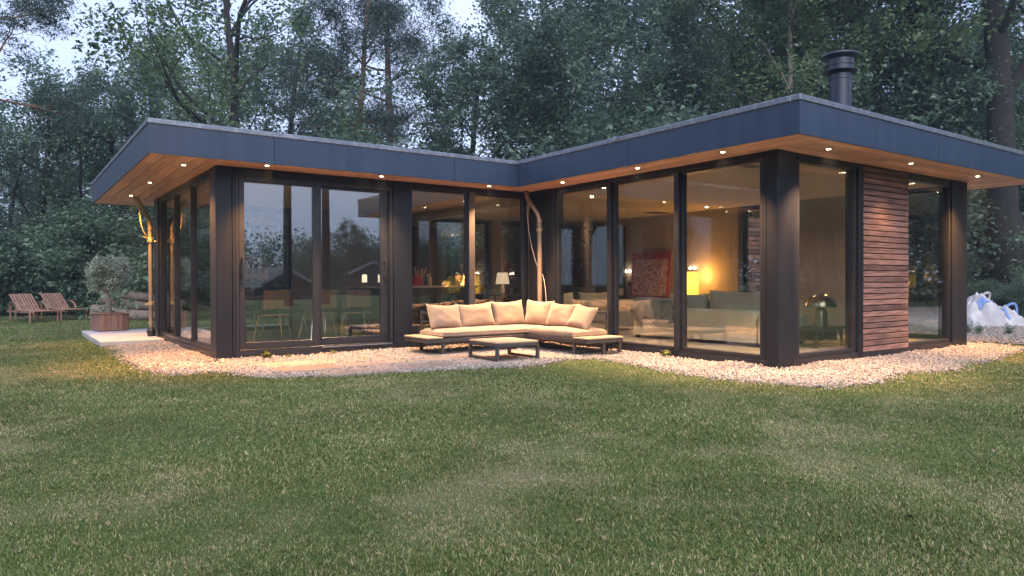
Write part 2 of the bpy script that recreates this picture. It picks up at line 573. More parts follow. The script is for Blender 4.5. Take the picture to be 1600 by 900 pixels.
GRAVEL = [(1.45, 14.2), (1.50, 12.6), (1.40, 11.3), (1.47, 10.3), (1.40, 9.8), (1.62, 9.15), (2.1, 9.16), (2.46, 8.25), (2.97, 8.0), (3.84, 7.8), (4.49, 7.69), (5.28, 7.43),
          (5.8, 7.45), (6.37, 7.72), (6.86, 7.47), (6.70, 6.55), (6.49, 5.74), (6.45, 5.26), (6.52, 4.81), (6.66, 4.42), (6.85, 4.02), (7.4, 3.93), (7.76, 3.98), (8.3, 4.18),
          (8.82, 4.14), (9.3, 3.93), (9.6, 3.97), (10.2, 4.25), (10.6, 4.12), (11.17, 4.22), (12.0, 4.35), (12.58, 4.42), (13.3, 4.60), (13.5, 4.95), (13.5, 16.4), (1.45, 16.4)]
HOUSE = [(XA, YA), (XD, YA), (XD, YD), (XE, YD), (XE, YB), (XA, YB)]
DECK = [(1.33, 14.05), (2.6, 14.05), (2.6, 15.2), (6.5, 15.2), (6.5, 17.9), (1.33, 17.9)]
DRIVE = [(14.2, 4.9), (30, -6), (46, 6), (26, 12.5), (14.0, 14.0)]


# ------------------------------------------------------------------ ground
def sheet(name, poly, z, mat, kind='structure'):
    bm = bmesh.new()
    vs = [bm.verts.new((x, y, z)) for x, y in poly]
    f = bm.faces.new(vs)
    if f.normal.z < 0:
        f.normal_flip()
    bmesh.ops.triangulate(bm, faces=bm.faces[:])
    me = bpy.data.meshes.new(name)
    bm.to_mesh(me)
    bm.free()
    me.materials.append(mat)
    o = bpy.data.objects.new(name, me)
    COL.objects.link(o)
    o['kind'] = kind
    return o


def lawn_mat():
    m, N, L = new_mat('lawn_ground')
    out = N.new('ShaderNodeOutputMaterial')
    b = N.new('ShaderNodeBsdfPrincipled')
    b.inputs['Roughness'].default_value = 0.95
    b.inputs['Specular IOR Level'].default_value = 0.1
    at_ = N.new('ShaderNodeAttribute')
    at_.attribute_name = 'dry'
    tc = N.new('ShaderNodeTexCoord')
    nz = N.new('ShaderNodeTexNoise')
    nz.inputs['Scale'].default_value = 45
    nz.inputs['Detail'].default_value = 8
    L.new(tc.outputs['Object'], nz.inputs['Vector'])
    add = N.new('ShaderNodeMath')
    add.operation = 'MULTIPLY_ADD'
    add.inputs[1].default_value = 1.5
    L.new(nz.outputs['Fac'], add.inputs[0])
    sub = N.new('ShaderNodeMath')
    sub.operation = 'SUBTRACT'
    sub.inputs[1].default_value = 0.95
    L.new(at_.outputs['Fac'], sub.inputs[0])
    L.new(sub.outputs[0], add.inputs[2])
    rp = N.new('ShaderNodeValToRGB')
    e = rp.color_ramp.elements
    e[0].position, e[0].color = 0.0, (0.060, 0.085, 0.028, 1)
    e[1].position, e[1].color = 1.0, (0.155, 0.128, 0.078, 1)
    e2 = rp.color_ramp.elements.new(.5)
    e2.color = (0.10, 0.112, 0.05, 1)
    L.new(add.outputs[0], rp.inputs['Fac'])
    L.new(rp.outputs['Color'], b.inputs['Base Color'])
    bp = N.new('ShaderNodeBump')
    bp.inputs['Strength'].default_value = .8
    bp.inputs['Distance'].default_value = .03
    L.new(nz.outputs['Fac'], bp.inputs['Height'])
    L.new(bp.outputs['Normal'], b.inputs['Normal'])
    L.new(b.outputs[0], out.inputs[0])
    return m


def build_lawn():
    ax = np.concatenate([np.array([-300, -200, -120, -80, -55, -40, -30, -22, -16]), np.arange(-12, 22, .25), np.array([22, 26, 32, 40, 55, 80, 120, 200, 300])])
    ay = np.concatenate([np.array([-300, -200, -120, -80, -55, -40, -30, -20, -12, -6, -3]), np.arange(-1, 26, .25), np.array([26, 30, 36, 45, 60, 80, 120, 200, 300])])
    X, Y = np.meshgrid(ax, ay)
    x, y = X.ravel(), Y.ravel()
    nx, ny = len(ax), len(ay)
    z = np.zeros_like(x)
    me = bpy.data.meshes.new('lawn')
    me.vertices.add(len(x))
    me.vertices.foreach_set('co', np.stack([x, y, z], 1).ravel())
    i = np.arange((nx - 1) * (ny - 1))
    r, c = i // (nx - 1), i % (nx - 1)
    a = r * nx + c
    q = np.stack([a, a + 1, a + nx + 1, a + nx], 1)
    me.loops.add(q.size)
    me.loops.foreach_set('vertex_index', q.ravel())
    me.polygons.add(len(q))
    me.polygons.foreach_set('loop_start', np.arange(len(q)) * 4)
    me.update(calc_edges=True)
    at_ = me.attributes.new('dry', 'FLOAT', 'POINT')
    at_.data.foreach_set('value', dryness(x, y).astype(np.float32))
    me.materials.append(lawn_mat())
    o = bpy.data.objects.new('lawn', me)
    COL.objects.link(o)
    o['kind'] = 'structure'
    return o


build_lawn()
M['forest'] = pmat('leaf_litter', (0.030, 0.026, 0.018), 0.95, col2=(0.070, 0.055, 0.035), nscale=12, bump=.5, bscale=30)
# woodland floor behind the lawn (left) and round the back of the house
sheet('forest_floor', [tuple(at(px, d)[:2]) for px, d in ((-1400, 24), (-300, 23.5), (100, 23.2), (330, 24), (900, 21), (1500, 21), (2300, 24), (3200, 60), (1600, 160), (400, 160), (-1400, 120))], .004, M['forest'])
sheet('gravel_bed', GRAVEL, .006, M['bed'])
sheet('gravel_driveway', DRIVE, .010, M['bed'])


# ------------------------------------------------------------------ house
HO = (7.6, 10.2, 0.0)
house = empty('house', HO, 'low flat-roofed L-shaped house in black cladding with large windows', 'house')

FAC = {
    'front': lambda u, d, z: (u, YA + d, z),
    'inner': lambda u, d, z: (XD + d, u, z),
    'end': lambda u, d, z: (u, YD + d, z),
    'left': lambda u, d, z: (XA + d, u, z),
    'back': lambda u, d, z: (u, YB - d, z),
    'right': lambda u, d, z: (XE - d, u, z),
}


def fbox(mb, fac, u0, u1, d0, d1, z0, z1, bev=0.0, mi=0):
    a, b = FAC[fac](u0, d0, z0), FAC[fac](u1, d1, z1)
    mb.box(a[0], b[0], a[1], b[1], a[2], b[2], mi, bev)


def window(fac, u0, u1, z0, z1, gu0, gu1, gz0, gz1, rec=0.035, depth=.09, name='window'):
    """Frame between the opening u0..u1, z0..z1 and the visible glass gu0..gu1, gz0..gz1; its pane is a sub-part."""
    m = MB()
    fbox(m, fac, u0, gu0, rec, rec + depth, z0, z1, .004)
    fbox(m, fac, gu1, u1, rec, rec + depth, z0, z1, .004)
    fbox(m, fac, gu0, gu1, rec + .002, rec + depth - .002, z0, gz0, .004)
    fbox(m, fac, gu0, gu1, rec + .002, rec + depth - .002, gz1, z1, .004)
    w = m.build(name, M['frame'], house)
    p = MB()
    fbox(p, fac, gu0 - .008, gu1 + .008, rec + .045, rec + .069, gz0 - .008, gz1 + .008)
    p.build('pane', M['glass'], w)
    return w


# --- plinth: a dark base strip right round
m = MB()
PL = .012
m.box(XA + PL, XD + PL, YA + PL, YA + .2, -.05, ZFL - .003)
m.box(XD + PL, XD + .2, YD + PL, YA + PL - .002, -.05, ZFL - .003)
m.box(XD + .2, XE - PL, YD + PL, YD + .2, -.05, ZFL - .003)
m.box(XA + PL, XA + .2, YA + .2, YB - PL, -.05, ZFL - .003)
m.box(XE - .2, XE - PL, YD + .2, YB - PL, -.05, ZFL - .003)
m.box(XA + .2, XE - .2, YB - .2, YB - PL, -.05, ZFL - .003)
m.build('plinth', M['frame'], house)

# --- solid wall pieces
def column(fac_boxes, name='wall_panel', mat=None):
    mm = MB()
    for b in fac_boxes:
        fbox(mm, *b)
    return mm.build(name, mat or M['clad'], house)

# corner A (left front)
mm = MB()
mm.box(XA, 2.560, YA, 10.55, .02, ZS, 0, .006)
mm.build('corner_post', M['clad'], house)
column([('front', 2.566, 2.612, .010, .2, .02, ZS, .004)])
column([('left', 10.556, 10.642, .012, .2, .02, ZS, .004)])
# front column between slider and corner window
column([('front', 5.004, 5.314, 0, .22, .02, ZS, .006)])
# header over front windows
column([('front', 2.616, 5.0, .012, .2, 2.575, ZS, .004)], 'header')
column([('front', 5.318, 7.60, .012, .2, 2.625, ZS, .004)], 'header')
column([('inner', 5.30, 9.30, .012, .2, 2.632, ZS, .004)], 'header')
column([('end', 8.09, 9.60, .012, .2, 2.632, ZS, .004)], 'header')
column([('end', 10.89, 12.25, .012, .2, 2.632, ZS, .004)], 'header')
column([('left', 10.646, 14.72, .012, .2, 2.632, ZS, .004)], 'header')
# inner wing column near the inside corner
column([('inner', 9.53, 10.24, .004, .22, .02, ZS, .006)])
column([('front', 7.60, 7.655, .02, .2, .02, ZS, .004)])
# corner D (nearest): two panels with a groove and a small angle profile
mm = MB()
mm.box(XD, 7.99, YD, 5.36, .02, ZS, 0, .006)
mm.build('corner_post', M['clad'], house)
column([('inner', 5.372, 5.44, .016, .2, .02, ZS, .004)])
column([('end', 8.00, 8.085, .014, .2, .02, ZS, .004)])
# corner E (right)
mm = MB()
mm.box(12.29, XE, YD, 5.42, .02, ZS, 0, .006)
mm.build('corner_post', M['clad'], house)
column([('end', 9.50, 9.612, .004, .2, .02, ZS, .004)])
# corner B (left back)
mm = MB()
mm.box(XA, 2.62, 14.74, YB, .02, ZS, 0, .006)
mm.build('corner_post', M['clad'], house)

# --- sliding doors
w = MB()
fbox(w, 'front', 2.616, 2.66, .03, .19, .125, 2.575, .004)
fbox(w, 'front', 4.955, 5.0, .03, .19, .125, 2.575, .004)
fbox(w, 'front', 2.66, 4.955, .034, .186, 2.545, 2.575, .003)
fbox(w, 'front', 2.66, 4.955, .026, .186, .125, .165, .003)
w.build('door_frame', M['frame'], house)
def sash(u0, u1, gu0, gu1, gz0, gz1, rec, name):
    mm = MB()
    z0, z1 = .167, 2.543
    fbox(mm, 'front', u0, gu0, rec, rec + .06, z0, z1, .004)
    fbox(mm, 'front', gu1, u1, rec, rec + .06, z0, z1, .004)
    fbox(mm, 'front', gu0, gu1, rec + .002, rec + .058, z0, gz0, .004)
    fbox(mm, 'front', gu0, gu1, rec + .002, rec + .058, gz1, z1, .004)
    s_ = mm.build(name, M['frame'], house)
    p = MB()
    fbox(p, 'front', gu0 - .008, gu1 + .008, rec + .02, rec + .044, gz0 - .008, gz1 + .008)
    p.build('pane', M['door_glass'], s_)
    return s_
s1 = sash(2.662, 3.81, 2.735, 3.715, .262, 2.505, .036, 'sliding_door')
s2 = sash(3.79, 4.952, 3.868, 4.832, .275, 2.503, .112, 'sliding_door')
for s_, u, d in ((s1, 2.70, .036), (s2, 4.892, .112)):
    mm = MB()
    mm.bar(FAC['front'](u, d - .045, 1.16), FAC['front'](u, d - .045, 1.46), .022, .022, bev=.004)
    mm.bar(FAC['front'](u, d - .045, 1.19), FAC['front'](u, d + .01, 1.19), .018)
    mm.bar(FAC['front'](u, d - .045, 1.43), FAC['front'](u, d + .01, 1.43), .018)
    fbox(mm, 'front', u - .018, u + .018, d - .012, d + .005, 1.10, 1.24, .004)
    mm.build('handle', M['black'], s_)
mm = MB()
fbox(mm, 'front', 3.83, 4.96, -.02, .026, .135, .149)
mm.build('threshold', M['trim'], house)

# --- fixed windows
window('front', 5.318, 6.44, .13, 2.622, 5.345, 6.372, .17, 2.578)
window('front', 6.448, 7.597, .13, 2.622, 6.53, 7.56, .17, 2.578)
mm = MB()
fbox(mm, 'front', 6.392, 6.508, -.012, .033, .13, 2.622, .005)
mm.build('mullion', M['taupe'], house)
window('inner', 8.165, 9.525, .13, 2.63, 8.255, 9.487, .185, 2.592)
window('inner', 6.800, 8.161, .13, 2.63, 6.885, 8.078, .185, 2.592)
window('inner', 5.446, 6.796, .13, 2.63, 5.478, 6.718, .185, 2.592)
for u in (8.163, 6.798):
    mm = MB()
    fbox(mm, 'inner', u - .04, u + .04, -.006, .033, .132, 2.630, .004)
    mm.build('mullion', M['frame'], house)
window('end', 8.092, 9.496, .13, 2.63, 8.16, 9.44, .18, 2.598)
window('end', 10.89, 12.284, .13, 2.63, 10.93, 12.24, .18, 2.598)
window('left', 10.646, 12.03, .13, 2.63, 10.70, 12.00, .19, 2.60)
window('left', 12.034, 13.34, .13, 2.63, 12.05, 13.315, .19, 2.60)
window('left', 13.344, 14.736, .13, 2.63, 13.36, 14.66, .19, 2.60)
# back and right windows, seen through the rooms
for u0, u1 in ((2.66, 3.8), (3.82, 4.95), (8.3, 9.95), (10.3, 11.0)):
    window('back', u0, u1, .13, 2.63, u0 + .06, u1 - .06, .20, 2.56)
window('right', 5.44, 6.85, .13, 2.63, 5.50, 6.79, .20, 2.58)
window('right', 8.3, 9.44, .13, 2.63, 8.37, 9.37, .20, 2.58)

# --- timber cladding: 32 slats
mm = MB()
fbox(mm, 'end', 9.616, 10.884, .035, .2, .10, ZS - .01)
clad = mm.build('cladding_backing', M['slat_back'], house)
SL_N = 32
SL_H = (2.688 - .115) / SL_N
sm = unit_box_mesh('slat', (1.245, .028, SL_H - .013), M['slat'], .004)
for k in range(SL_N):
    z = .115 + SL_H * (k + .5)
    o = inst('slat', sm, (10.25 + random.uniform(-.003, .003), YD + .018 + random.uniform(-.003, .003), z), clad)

# --- interior shell (parts of the house)
mm = MB()
mm.box(XA + .2, XD + .2, YA + .2, YB - .2, 0.0, ZFL)
mm.box(XD + .2, XE - .2, YD + .2, YB - .2, 0.0, ZFL)
mm.build('floor', M['floor'], house)
mm = MB()
mm.box(XA + .21, XD + .2, YA + .21, YB - .21, 2.66, 2.69)
mm.box(XD + .21, XE - .21, YD + .21, YB - .21, 2.66, 2.69)
mm.build('ceiling', M['ceil'], house)
for b_ in ((XE - .28, XE - .01, 6.86, 8.29), (XE - .28, XE - .01, 9.45, 14.89), (4.96, 8.29, YB - .25, YB - .01), (9.96, 10.29, YB - .25, YB - .01), (11.01, 12.79, YB - .25, YB - .01)):
    mm = MB()
    mm.box(*b_, .02, ZS)
    mm.build('inner_wall', M['plaster'], house)
for b_ in ((2.63, 4.955, YB - .2, YB - .012), (8.295, 9.955, YB - .2, YB - .012), (10.295, 11.005, YB - .2, YB - .012), (XE - .2, XE - .012, 5.42, 6.855), (XE - .2, XE - .012, 8.295, 9.445)):
    mm = MB()
    mm.box(*b_, 2.632, ZS)
    mm.build('header', M['frame'], house)
# ceiling beam and dark interior door
mm = MB()
mm.box(7.70, 7.92, 10.5, 14.85, 2.50, 2.659)
mm.build('ceiling_beam', M['ceil'], house)
mm = MB()
mm.box(12.40, 12.515, 12.75, 13.75, ZFL, 2.45, 0, .01)
mm.build('inner_door', M['dark'], house)

# --- roof
mm = MB()
mm.box(RXL + .03, RXI, RYI + .03, RYB - .03, 2.73, 3.04)
mm.box(RXI, RXI + .03, RYI + .03, RYB - .03, 2.73, 3.04)
mm.box(RXI + .03, RXR - .03, RYF + .03, RYB - .03, 2.73, 3.04)
roof = mm.build('roof', M['roofing'], house)

def fascia(x0, y0, x1, y1, nx, ny, cuts):
    """Panels from (x0,y0) to (x1,y1); the outside is towards (nx,ny)."""
    L_ = math.hypot(x1 - x0, y1 - y0)
    ts = [0] + cuts + [1]
    for a, b in zip(ts[:-1], ts[1:]):
        g = .0035
        ax, ay = x0 + (x1 - x0) * a, y0 + (y1 - y0) * a
        bx, by = x0 + (x1 - x0) * b, y0 + (y1 - y0) * b
        ux, uy = (x1 - x0) / L_, (y1 - y0) / L_
        ax += ux * g * (a > 0); ay += uy * g * (a > 0)
        bx -= ux * g * (b < 1); by -= uy * g * (b < 1)
        p = MB()
        p.box(ax - nx * .028, bx + 0, ay - ny * .028, by, ZF, ZTR) if nx or ny else None
        p.build('fascia_panel', M['fascia'], roof)

fascia(RXL, RYI, RXI, RYI, 0, -1, [.275, .78])
fascia(RXI, RYI - .001, RXI, RYF, -1, 0, [.5])
fascia(RXI + .029, RYF, RXR, RYF, 0, -1, [.46])
fascia(RXL, RYI + .029, RXL, RYB, -1, 0, [.5])
fascia(RXR, RYF + .029, RXR, RYB, 1, 0, [.33, .66])
fascia(RXL + .029, RYB, RXR - .029, RYB, 0, 1, [.25, .5, .75])
# roof trim, a bent metal edge a little proud of the fascia
def trim(x0, y0, x1, y1, nx, ny, ext0=0, ext1=0):
    p = MB()
    o_ = .014
    ux, uy = (x1 - x0), (y1 - y0)
    L_ = math.hypot(ux, uy); ux /= L_; uy /= L_
    a = (x0 + nx * o_ - ux * ext0, y0 + ny * o_ - uy * ext0)
    b = (x1 - nx * .10 + ux * ext1, y1 - ny * .10 + uy * ext1)
    p.box(a[0], b[0], a[1], b[1], ZTR, ZT, 0, .006)
    p.build('roof_trim', M['trim'], roof)
trim(RXL, RYI, RXI - .015, RYI, 0, -1, .014, 0)
trim(RXI, RYI + .10, RXI, RYF + .101, -1, 0, 0, 0)
trim(RXI, RYF, RXR, RYF, 0, -1, .014, .014)
trim(RXL, RYI + .101, RXL, RYB, -1, 0, 0, 0)
trim(RXR, RYF + .101, RXR, RYB, 1, 0, 0, 0)
trim(RXL + .101, RYB, RXR - .101, RYB, 0, 1, 0, 0)
# seam clips on the trim
for x, y, sx, sy in ((4.55, RYI, .012, .12), (RXI, 7.3, .12, .012), (9.9, RYF, .012, .12)):
    p = MB()
    p.box(x - sx / 2 - (.016 if sx > .05 else 0), x + sx / 2, y - sy / 2 + (.044 if sy > .05 else 0), y + sy / 2 + (.0 if sy > .05 else 0), ZTR + .004, ZT + .004)
    p.build('trim_clip', M['trim'], roof)

# --- soffit: cedar boards in rows with staggered butt joints
def soffit(x0, x1, y0, y1, along, nrow, length, seed):
    rr = random.Random(seed)
    W_ = ((x1 - x0) if along == 'y' else (y1 - y0)) / nrow
    for r_ in range(nrow):
        s0, s1 = (y0, y1) if along == 'y' else (x0, x1)
        t = s0
        cut = s0 + length * rr.uniform(.25, 1.0)
        while t < s1 - 1e-6:
            e = min(cut, s1)
            if s1 - e < .25:
                e = s1
            p = MB()
            dz = rr.uniform(-.0015, .0015)
            g = .0025
            if along == 'y':
                p.box(x0 + W_ * r_ + g, x0 + W_ * (r_ + 1) - g, t + g, e - g, 2.702 + dz, 2.722 + dz, 0, .0015)
            else:
                p.box(t + g, e - g, y0 + W_ * r_ + g, y0 + W_ * (r_ + 1) - g, 2.702 + dz, 2.722 + dz, 0, .0015)
            p.build('soffit_board', M['cedar_y'] if along == 'y' else M['cedar_x'], roof)
            t = e
            cut = e + length
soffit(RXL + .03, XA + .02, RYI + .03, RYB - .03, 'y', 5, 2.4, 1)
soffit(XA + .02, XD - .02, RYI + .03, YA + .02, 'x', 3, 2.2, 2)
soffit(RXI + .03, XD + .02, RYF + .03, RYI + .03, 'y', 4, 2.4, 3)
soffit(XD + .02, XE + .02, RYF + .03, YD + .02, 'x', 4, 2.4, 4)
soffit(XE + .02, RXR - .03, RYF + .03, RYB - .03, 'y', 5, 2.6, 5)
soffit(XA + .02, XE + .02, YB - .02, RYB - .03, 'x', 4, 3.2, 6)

# --- soffit spotlights: ring, glowing lens, and the lamp itself
SPOTS = [(2.0, 10.5, 72, .28), (2.94, 9.90, 62, .31), (1.90, 14.66, 32, .30), (4.65, 9.93, 40, .5), (6.60, 9.93, 60, .42), (7.33, 8.90, 60, .42),
         (7.30, 7.2, 40, .5), (7.27, 5.71, 60, .45), (8.17, 4.85, 70, .42), (10.1, 4.80, 5, .5), (12.18, 4.80, 80, .32), (13.35, 6.8, 40, .34), (1.90, 12.6, 14, .34)]
SPOT_GAIN = 8.0
for i, (x, y, e, g) in enumerate(SPOTS):
    rm = MB()
    rm.lathe((x, y, 2.702), [(.031, -.001), (.045, -.007), (.050, -.004), (.050, .003), (.031, .003)], 16)
    rg = rm.build('spotlight', M['taupe'], house, smooth=True)
    lm = MB()
    lm.lathe((x, y, 2.699), [(.025, -.002), (.025, .002)], 14)
    lm.build('lens', M['spot'], rg)
    lo = light('spotlight_lamp', 'SPOT', (x, y, 2.685), e * SPOT_GAIN, (1.0, g + .12, g * (.30 if g < .4 else .6)), spot_size=R(92), spot_blend=1.0, shadow_soft_size=.03)

# --- interior ceiling spots
for x, y in ((8.815, 9.855), (8.094, 8.764), (12.0, 9.84), (7.26, 11.76), (8.073, 11.611), (11.98, 5.9)):
    lm = MB()
    lm.lathe((x, y, 2.652), [(.030, 0), (.030, .006)], 14)
    lm.build('ceiling_spot', M['ispot'], house)
for x, y, e in ((8.8, 9.9, 9), (11.0, 8.0, 8), (10.5, 12.5, 9), (7.3, 11.9, 6), (4.3, 12.8, 1.0), (11.6, 6.2, 6)):
    light('room_lamp', 'SPOT', (x, y, 2.62), e * 3.0, (1.0, .72, .48), spot_size=R(150), spot_blend=1.0, shadow_soft_size=.06)
mm = MB()
mm.box(11.75, 12.25, 11.1, 11.4, 2.652, 2.658)
mm.box(8.0, 8.4, 5.95, 6.1, 2.652, 2.658)
mm.build('air_vent', M['black'], house)

# --- chimney flue on the roof
cx, cy = 10.80, 6.22
mm = MB()
mm.lathe((cx, cy, 0), [(.165, 3.03), (.165, 4.27), (.172, 4.275), (.172, 4.33), (.165, 4.335), (.165, 4.40)], 28)
fl = mm.build('chimney_flue', M['flue'], roof, smooth=True)
mm = MB()
mm.lathe((cx, cy, 0), [(.165, 4.36), (.262, 4.40), (.262, 4.412), (.20, 4.43), (.20, 4.49), (.212, 4.495), (.212, 4.52), (.20, 4.525), (.20, 4.585), (.20, 4.59), (.272, 4.635), (.278, 4.65), (.272, 4.668), (.15, 4.705), (.02, 4.71)], 28)
mm.build('flue_cap', M['flue'], roof, smooth=True)
mm = MB()
mm.lathe((cx, cy, 0), [(.30, 3.041), (.30, 3.06), (.20, 3.09), (.168, 3.16)], 24)
mm.build('flue_collar', M['flue'], roof, smooth=True)

# --- downpipes
def elbow(pts, r=.12, n=6):
    """Rounds the corners of a polyline."""
    pts = [Vector(p) for p in pts]
    out = [pts[0]]
    for a, b, c in zip(pts[:-2], pts[1:-1], pts[2:]):
        d1, d2 = (a - b).normalized(), (c - b).normalized()
        p1, p2 = b + d1 * r, b + d2 * r
        for k in range(n + 1):
            t = k / n
            out.append(p1 * (1 - t) ** 2 + b * 2 * t * (1 - t) + p2 * t * t)
    out.append(pts[-1])
    return out

def downpipe(pts, rings, name='downpipe'):
    mm = MB()
    mm.tube(elbow(pts), .040, 14)
    dp = mm.build(name, M['pipe'], house, smooth=True)
    for (x, y, z) in rings:
        q = MB()
        q.lathe((x, y, z), [(.041, 0), (.050, .004), (.050, .045), (.041, .049)], 16)
        q.build('pipe_collar', M['pipe'], dp, smooth=True)
    return dp

downpipe([(2.255, 14.93, -.05), (2.255, 14.93, 2.26), (1.99, 14.89, 2.72)], [(2.255, 14.93, 2.10), (2.255, 14.93, .32)])
mm = MB()
mm.lathe((2.255, 14.93, .05), [(.052, 0), (.075, .12), (.075, .16), (.045, .22)], 12)
mm.build('pipe_shoe', M['black'], house)
downpipe([(7.555, 9.80, -.05), (7.555, 9.80, 2.24), (7.46, 10.05, 2.58), (7.46, 10.06, 2.72)], [(7.555, 9.80, 2.13), (7.555, 9.80, 2.05)])

# ropes tied round the left downpipe, cable beside the middle one
def coil(c, r, z0, turns, pitch):
    pts = []
    n = int(turns * 14)
    for i in range(n + 1):
        a = i / 14 * 2 * math.pi
        pts.append((c[0] + r * math.cos(a), c[1] + r * math.sin(a), z0 + pitch * i / 14))
    return pts
rope = MB()
rope.tube(coil((2.255, 14.93), .050, 1.86, 4, .022), .009, 6)
rope.tube([(2.21, 14.90, 1.93), (2.12, 14.86, 2.08), (2.08, 14.85, 2.25), (2.06, 14.86, 2.45), (2.02, 14.87, 2.60)], .009, 6)
rope.tube([(2.20, 14.90, 1.94), (2.13, 14.86, 1.97)], .008, 6)
rope.tube([(2.30, 14.90, 1.90), (2.35, 14.87, 1.88)], .008, 6)
tag(rope.build('rope', M['rope'], org=(2.255, 14.93, 1.86), smooth=True), 'pale rope knotted high round the left downpipe and looped up to its bend', 'rope', 'ropes tied round the left downpipe')
rope = MB()
rope.tube(coil((2.255, 14.93), .050, .68, 3, .022), .009, 6)
rope.tube([(2.20, 14.90, .71), (2.14, 14.87, .70)], .008, 6)
tag(rope.build('rope', M['rope'], org=(2.255, 14.93, .68), smooth=True), 'short pale rope wound low round the left downpipe near its foot', 'rope', 'ropes tied round the left downpipe')
cb = MB()
cb.tube([(7.44, 10.0, 2.60), (7.45, 10.02, 2.3), (7.47, 10.0, 2.0), (7.50, 9.95, 1.7), (7.55, 9.88, 1.4), (7.60, 9.76, 1.2), (7.60, 9.70, 1.0), (7.60, 9.68, .8), (7.60, 9.66, .6)], .0045, 6)
tag(cb.build('cable', M['cable'], org=(7.5, 9.9, 0), smooth=True), 'thin white cable hanging beside the downpipe in the inner corner', 'cable')
rope = MB()
rope.tube(coil((7.555, 9.80), .048, 1.97, 3, .02), .007, 6)
tag(rope.build('rope', M['rope'], org=(7.555, 9.80, 1.97), smooth=True), 'small rope winding on the downpipe above the outdoor sofa', 'rope')

# annex wall behind the house on the right, seen through the side window
mm = MB()
mm.box(XE + .4, 16.2, 11.0, 11.2, .02, 2.69)
ann = mm.build('annex_wall', M['slat_back'], house)
asl = unit_box_mesh('annex_slat', (2.78, .028, .10), M['slat'], .004)
for k in range(23):
    inst('slat', asl, (14.8, 10.98, .15 + k * .112), ann)
downpipe([(14.3, 10.90, -.05), (14.3, 10.90, 2.0), (14.75, 10.85, 2.66)], [(14.3, 10.90, 1.9)])
light('spotlight_lamp', 'SPOT', (14.7, 10.6, 2.66), 28, (1.0, .55, .25), spot_size=R(120), spot_blend=.9, shadow_soft_size=.03)
downpipe([(13.05, 6.55, -.05), (13.05, 6.55, 1.85), (13.25, 6.45, 2.25), (13.25, 6.45, 2.72)], [])

# ------------------------------------------------------------------ terrace, paving
mm = MB()
mm.box(1.33, XA - .01, 14.05, 17.6, -.05, .10, 0, .008)
mm.box(XA - .006, 6.5, YB + .01, 17.6, -.05, .098, 0, .008)
tb = mm.build('terrace', M['deck'])
tag(tb, kind='structure')

SLABS = []
rr = random.Random(3)
for yc, x0, xs in ((9.33, 2.72, (1.05, .98, 1.1, .9, 1.0, 1.0)), (8.72, 2.66, (.85, 1.1, 1.0, 1.05, .95, .8)), (8.10, 3.0, (1.0, .9, 1.05, .8))):
    x = x0
    for w_ in xs:
        SLABS.append((x + w_ / 2 + rr.uniform(-.02, .02), yc + rr.uniform(-.03, .03), w_ - .07 + rr.uniform(-.03, .02), .50 + rr.uniform(-.03, .03), rr.uniform(-.03, .03)))
        x += w_
SLABS = [s_ for s_ in SLABS if s_[0] < 7.1]
pav = empty('patio', (4.8, 8.8, 0), None, None)
pav['kind'] = 'structure'
for (x, y, w_, d_, a) in SLABS:
    mm = MB()
    mm.obox(Vector((x, y, .012)), Matrix.Rotation(a, 3, 'Z') @ Matrix.Rotation(rr.uniform(-.01, .01), 3, 'X'), (w_, d_, .045), 0, .008)
    mm.build('paving_slab', M['slab'], pav)


# ------------------------------------------------------------------ outdoor corner sofa
def slats_under(mm, x0, x1, y0, y1, z):
    n = 5
    for k in range(n):
        y = y0 + (y1 - y0) * (k + .5) / n
        mm.box(x0, x1, y - .03, y + .03, z, z + .015)

def sofa_module(name, label, x0, x1, y0, y1, side, plank_dir):
    """Low platform: rails, sled legs, backrest bars on the wall side, wooden shelf at one end."""
    cx_, cy_ = (x0 + x1) / 2, (y0 + y1) / 2
    t = empty(name, (cx_, cy_, 0), label, 'outdoor sofa', 'platforms of the corner sofa')
    z0, z1 = .205, .262
    mm = MB()
    mm.box(x0, x1, y0, y0 + .04, z0, z1, 0, .004)
    mm.box(x0, x1, y1 - .04, y1, z0, z1, 0, .004)
    mm.box(x0, x0 + .04, y0 + .041, y1 - .041, z0, z1, 0, .004)
    mm.box(x1 - .04, x1, y0 + .041, y1 - .041, z0, z1, 0, .004)
    slats_under(mm, x0 + .041, x1 - .041, y0 + .06, y1 - .06, .238)
    mm.build('frame', M['taupe'], t)
    def leg(a, b):
        q = MB()
        q.bar((a[0], a[1], .02), (a[0], a[1], z0), .045, .045, bev=.004)
        q.bar((b[0], b[1], .02), (b[0], b[1], z0), .045, .045, bev=.004)
        q.bar((a[0], a[1], .04), (b[0], b[1], .04), .042, .035, bev=.004)
        q.build('leg', M['taupe'], t)
    if plank_dir == 'x':
        leg((5.30, y0 + .03), (5.30, y1 - .05))
        leg((x1 - .15, y0 + .03), (x1 - .15, y1 - .05))
    else:
        leg((x0 + .03, 8.03), (x1 - .05, 8.03))
        leg((x0 + .03, y1 - .15), (x1 - .05, y1 - .15))
        leg((x0 + .35, y0 + .03), (x1 - .05, y0 + .03))
    return t

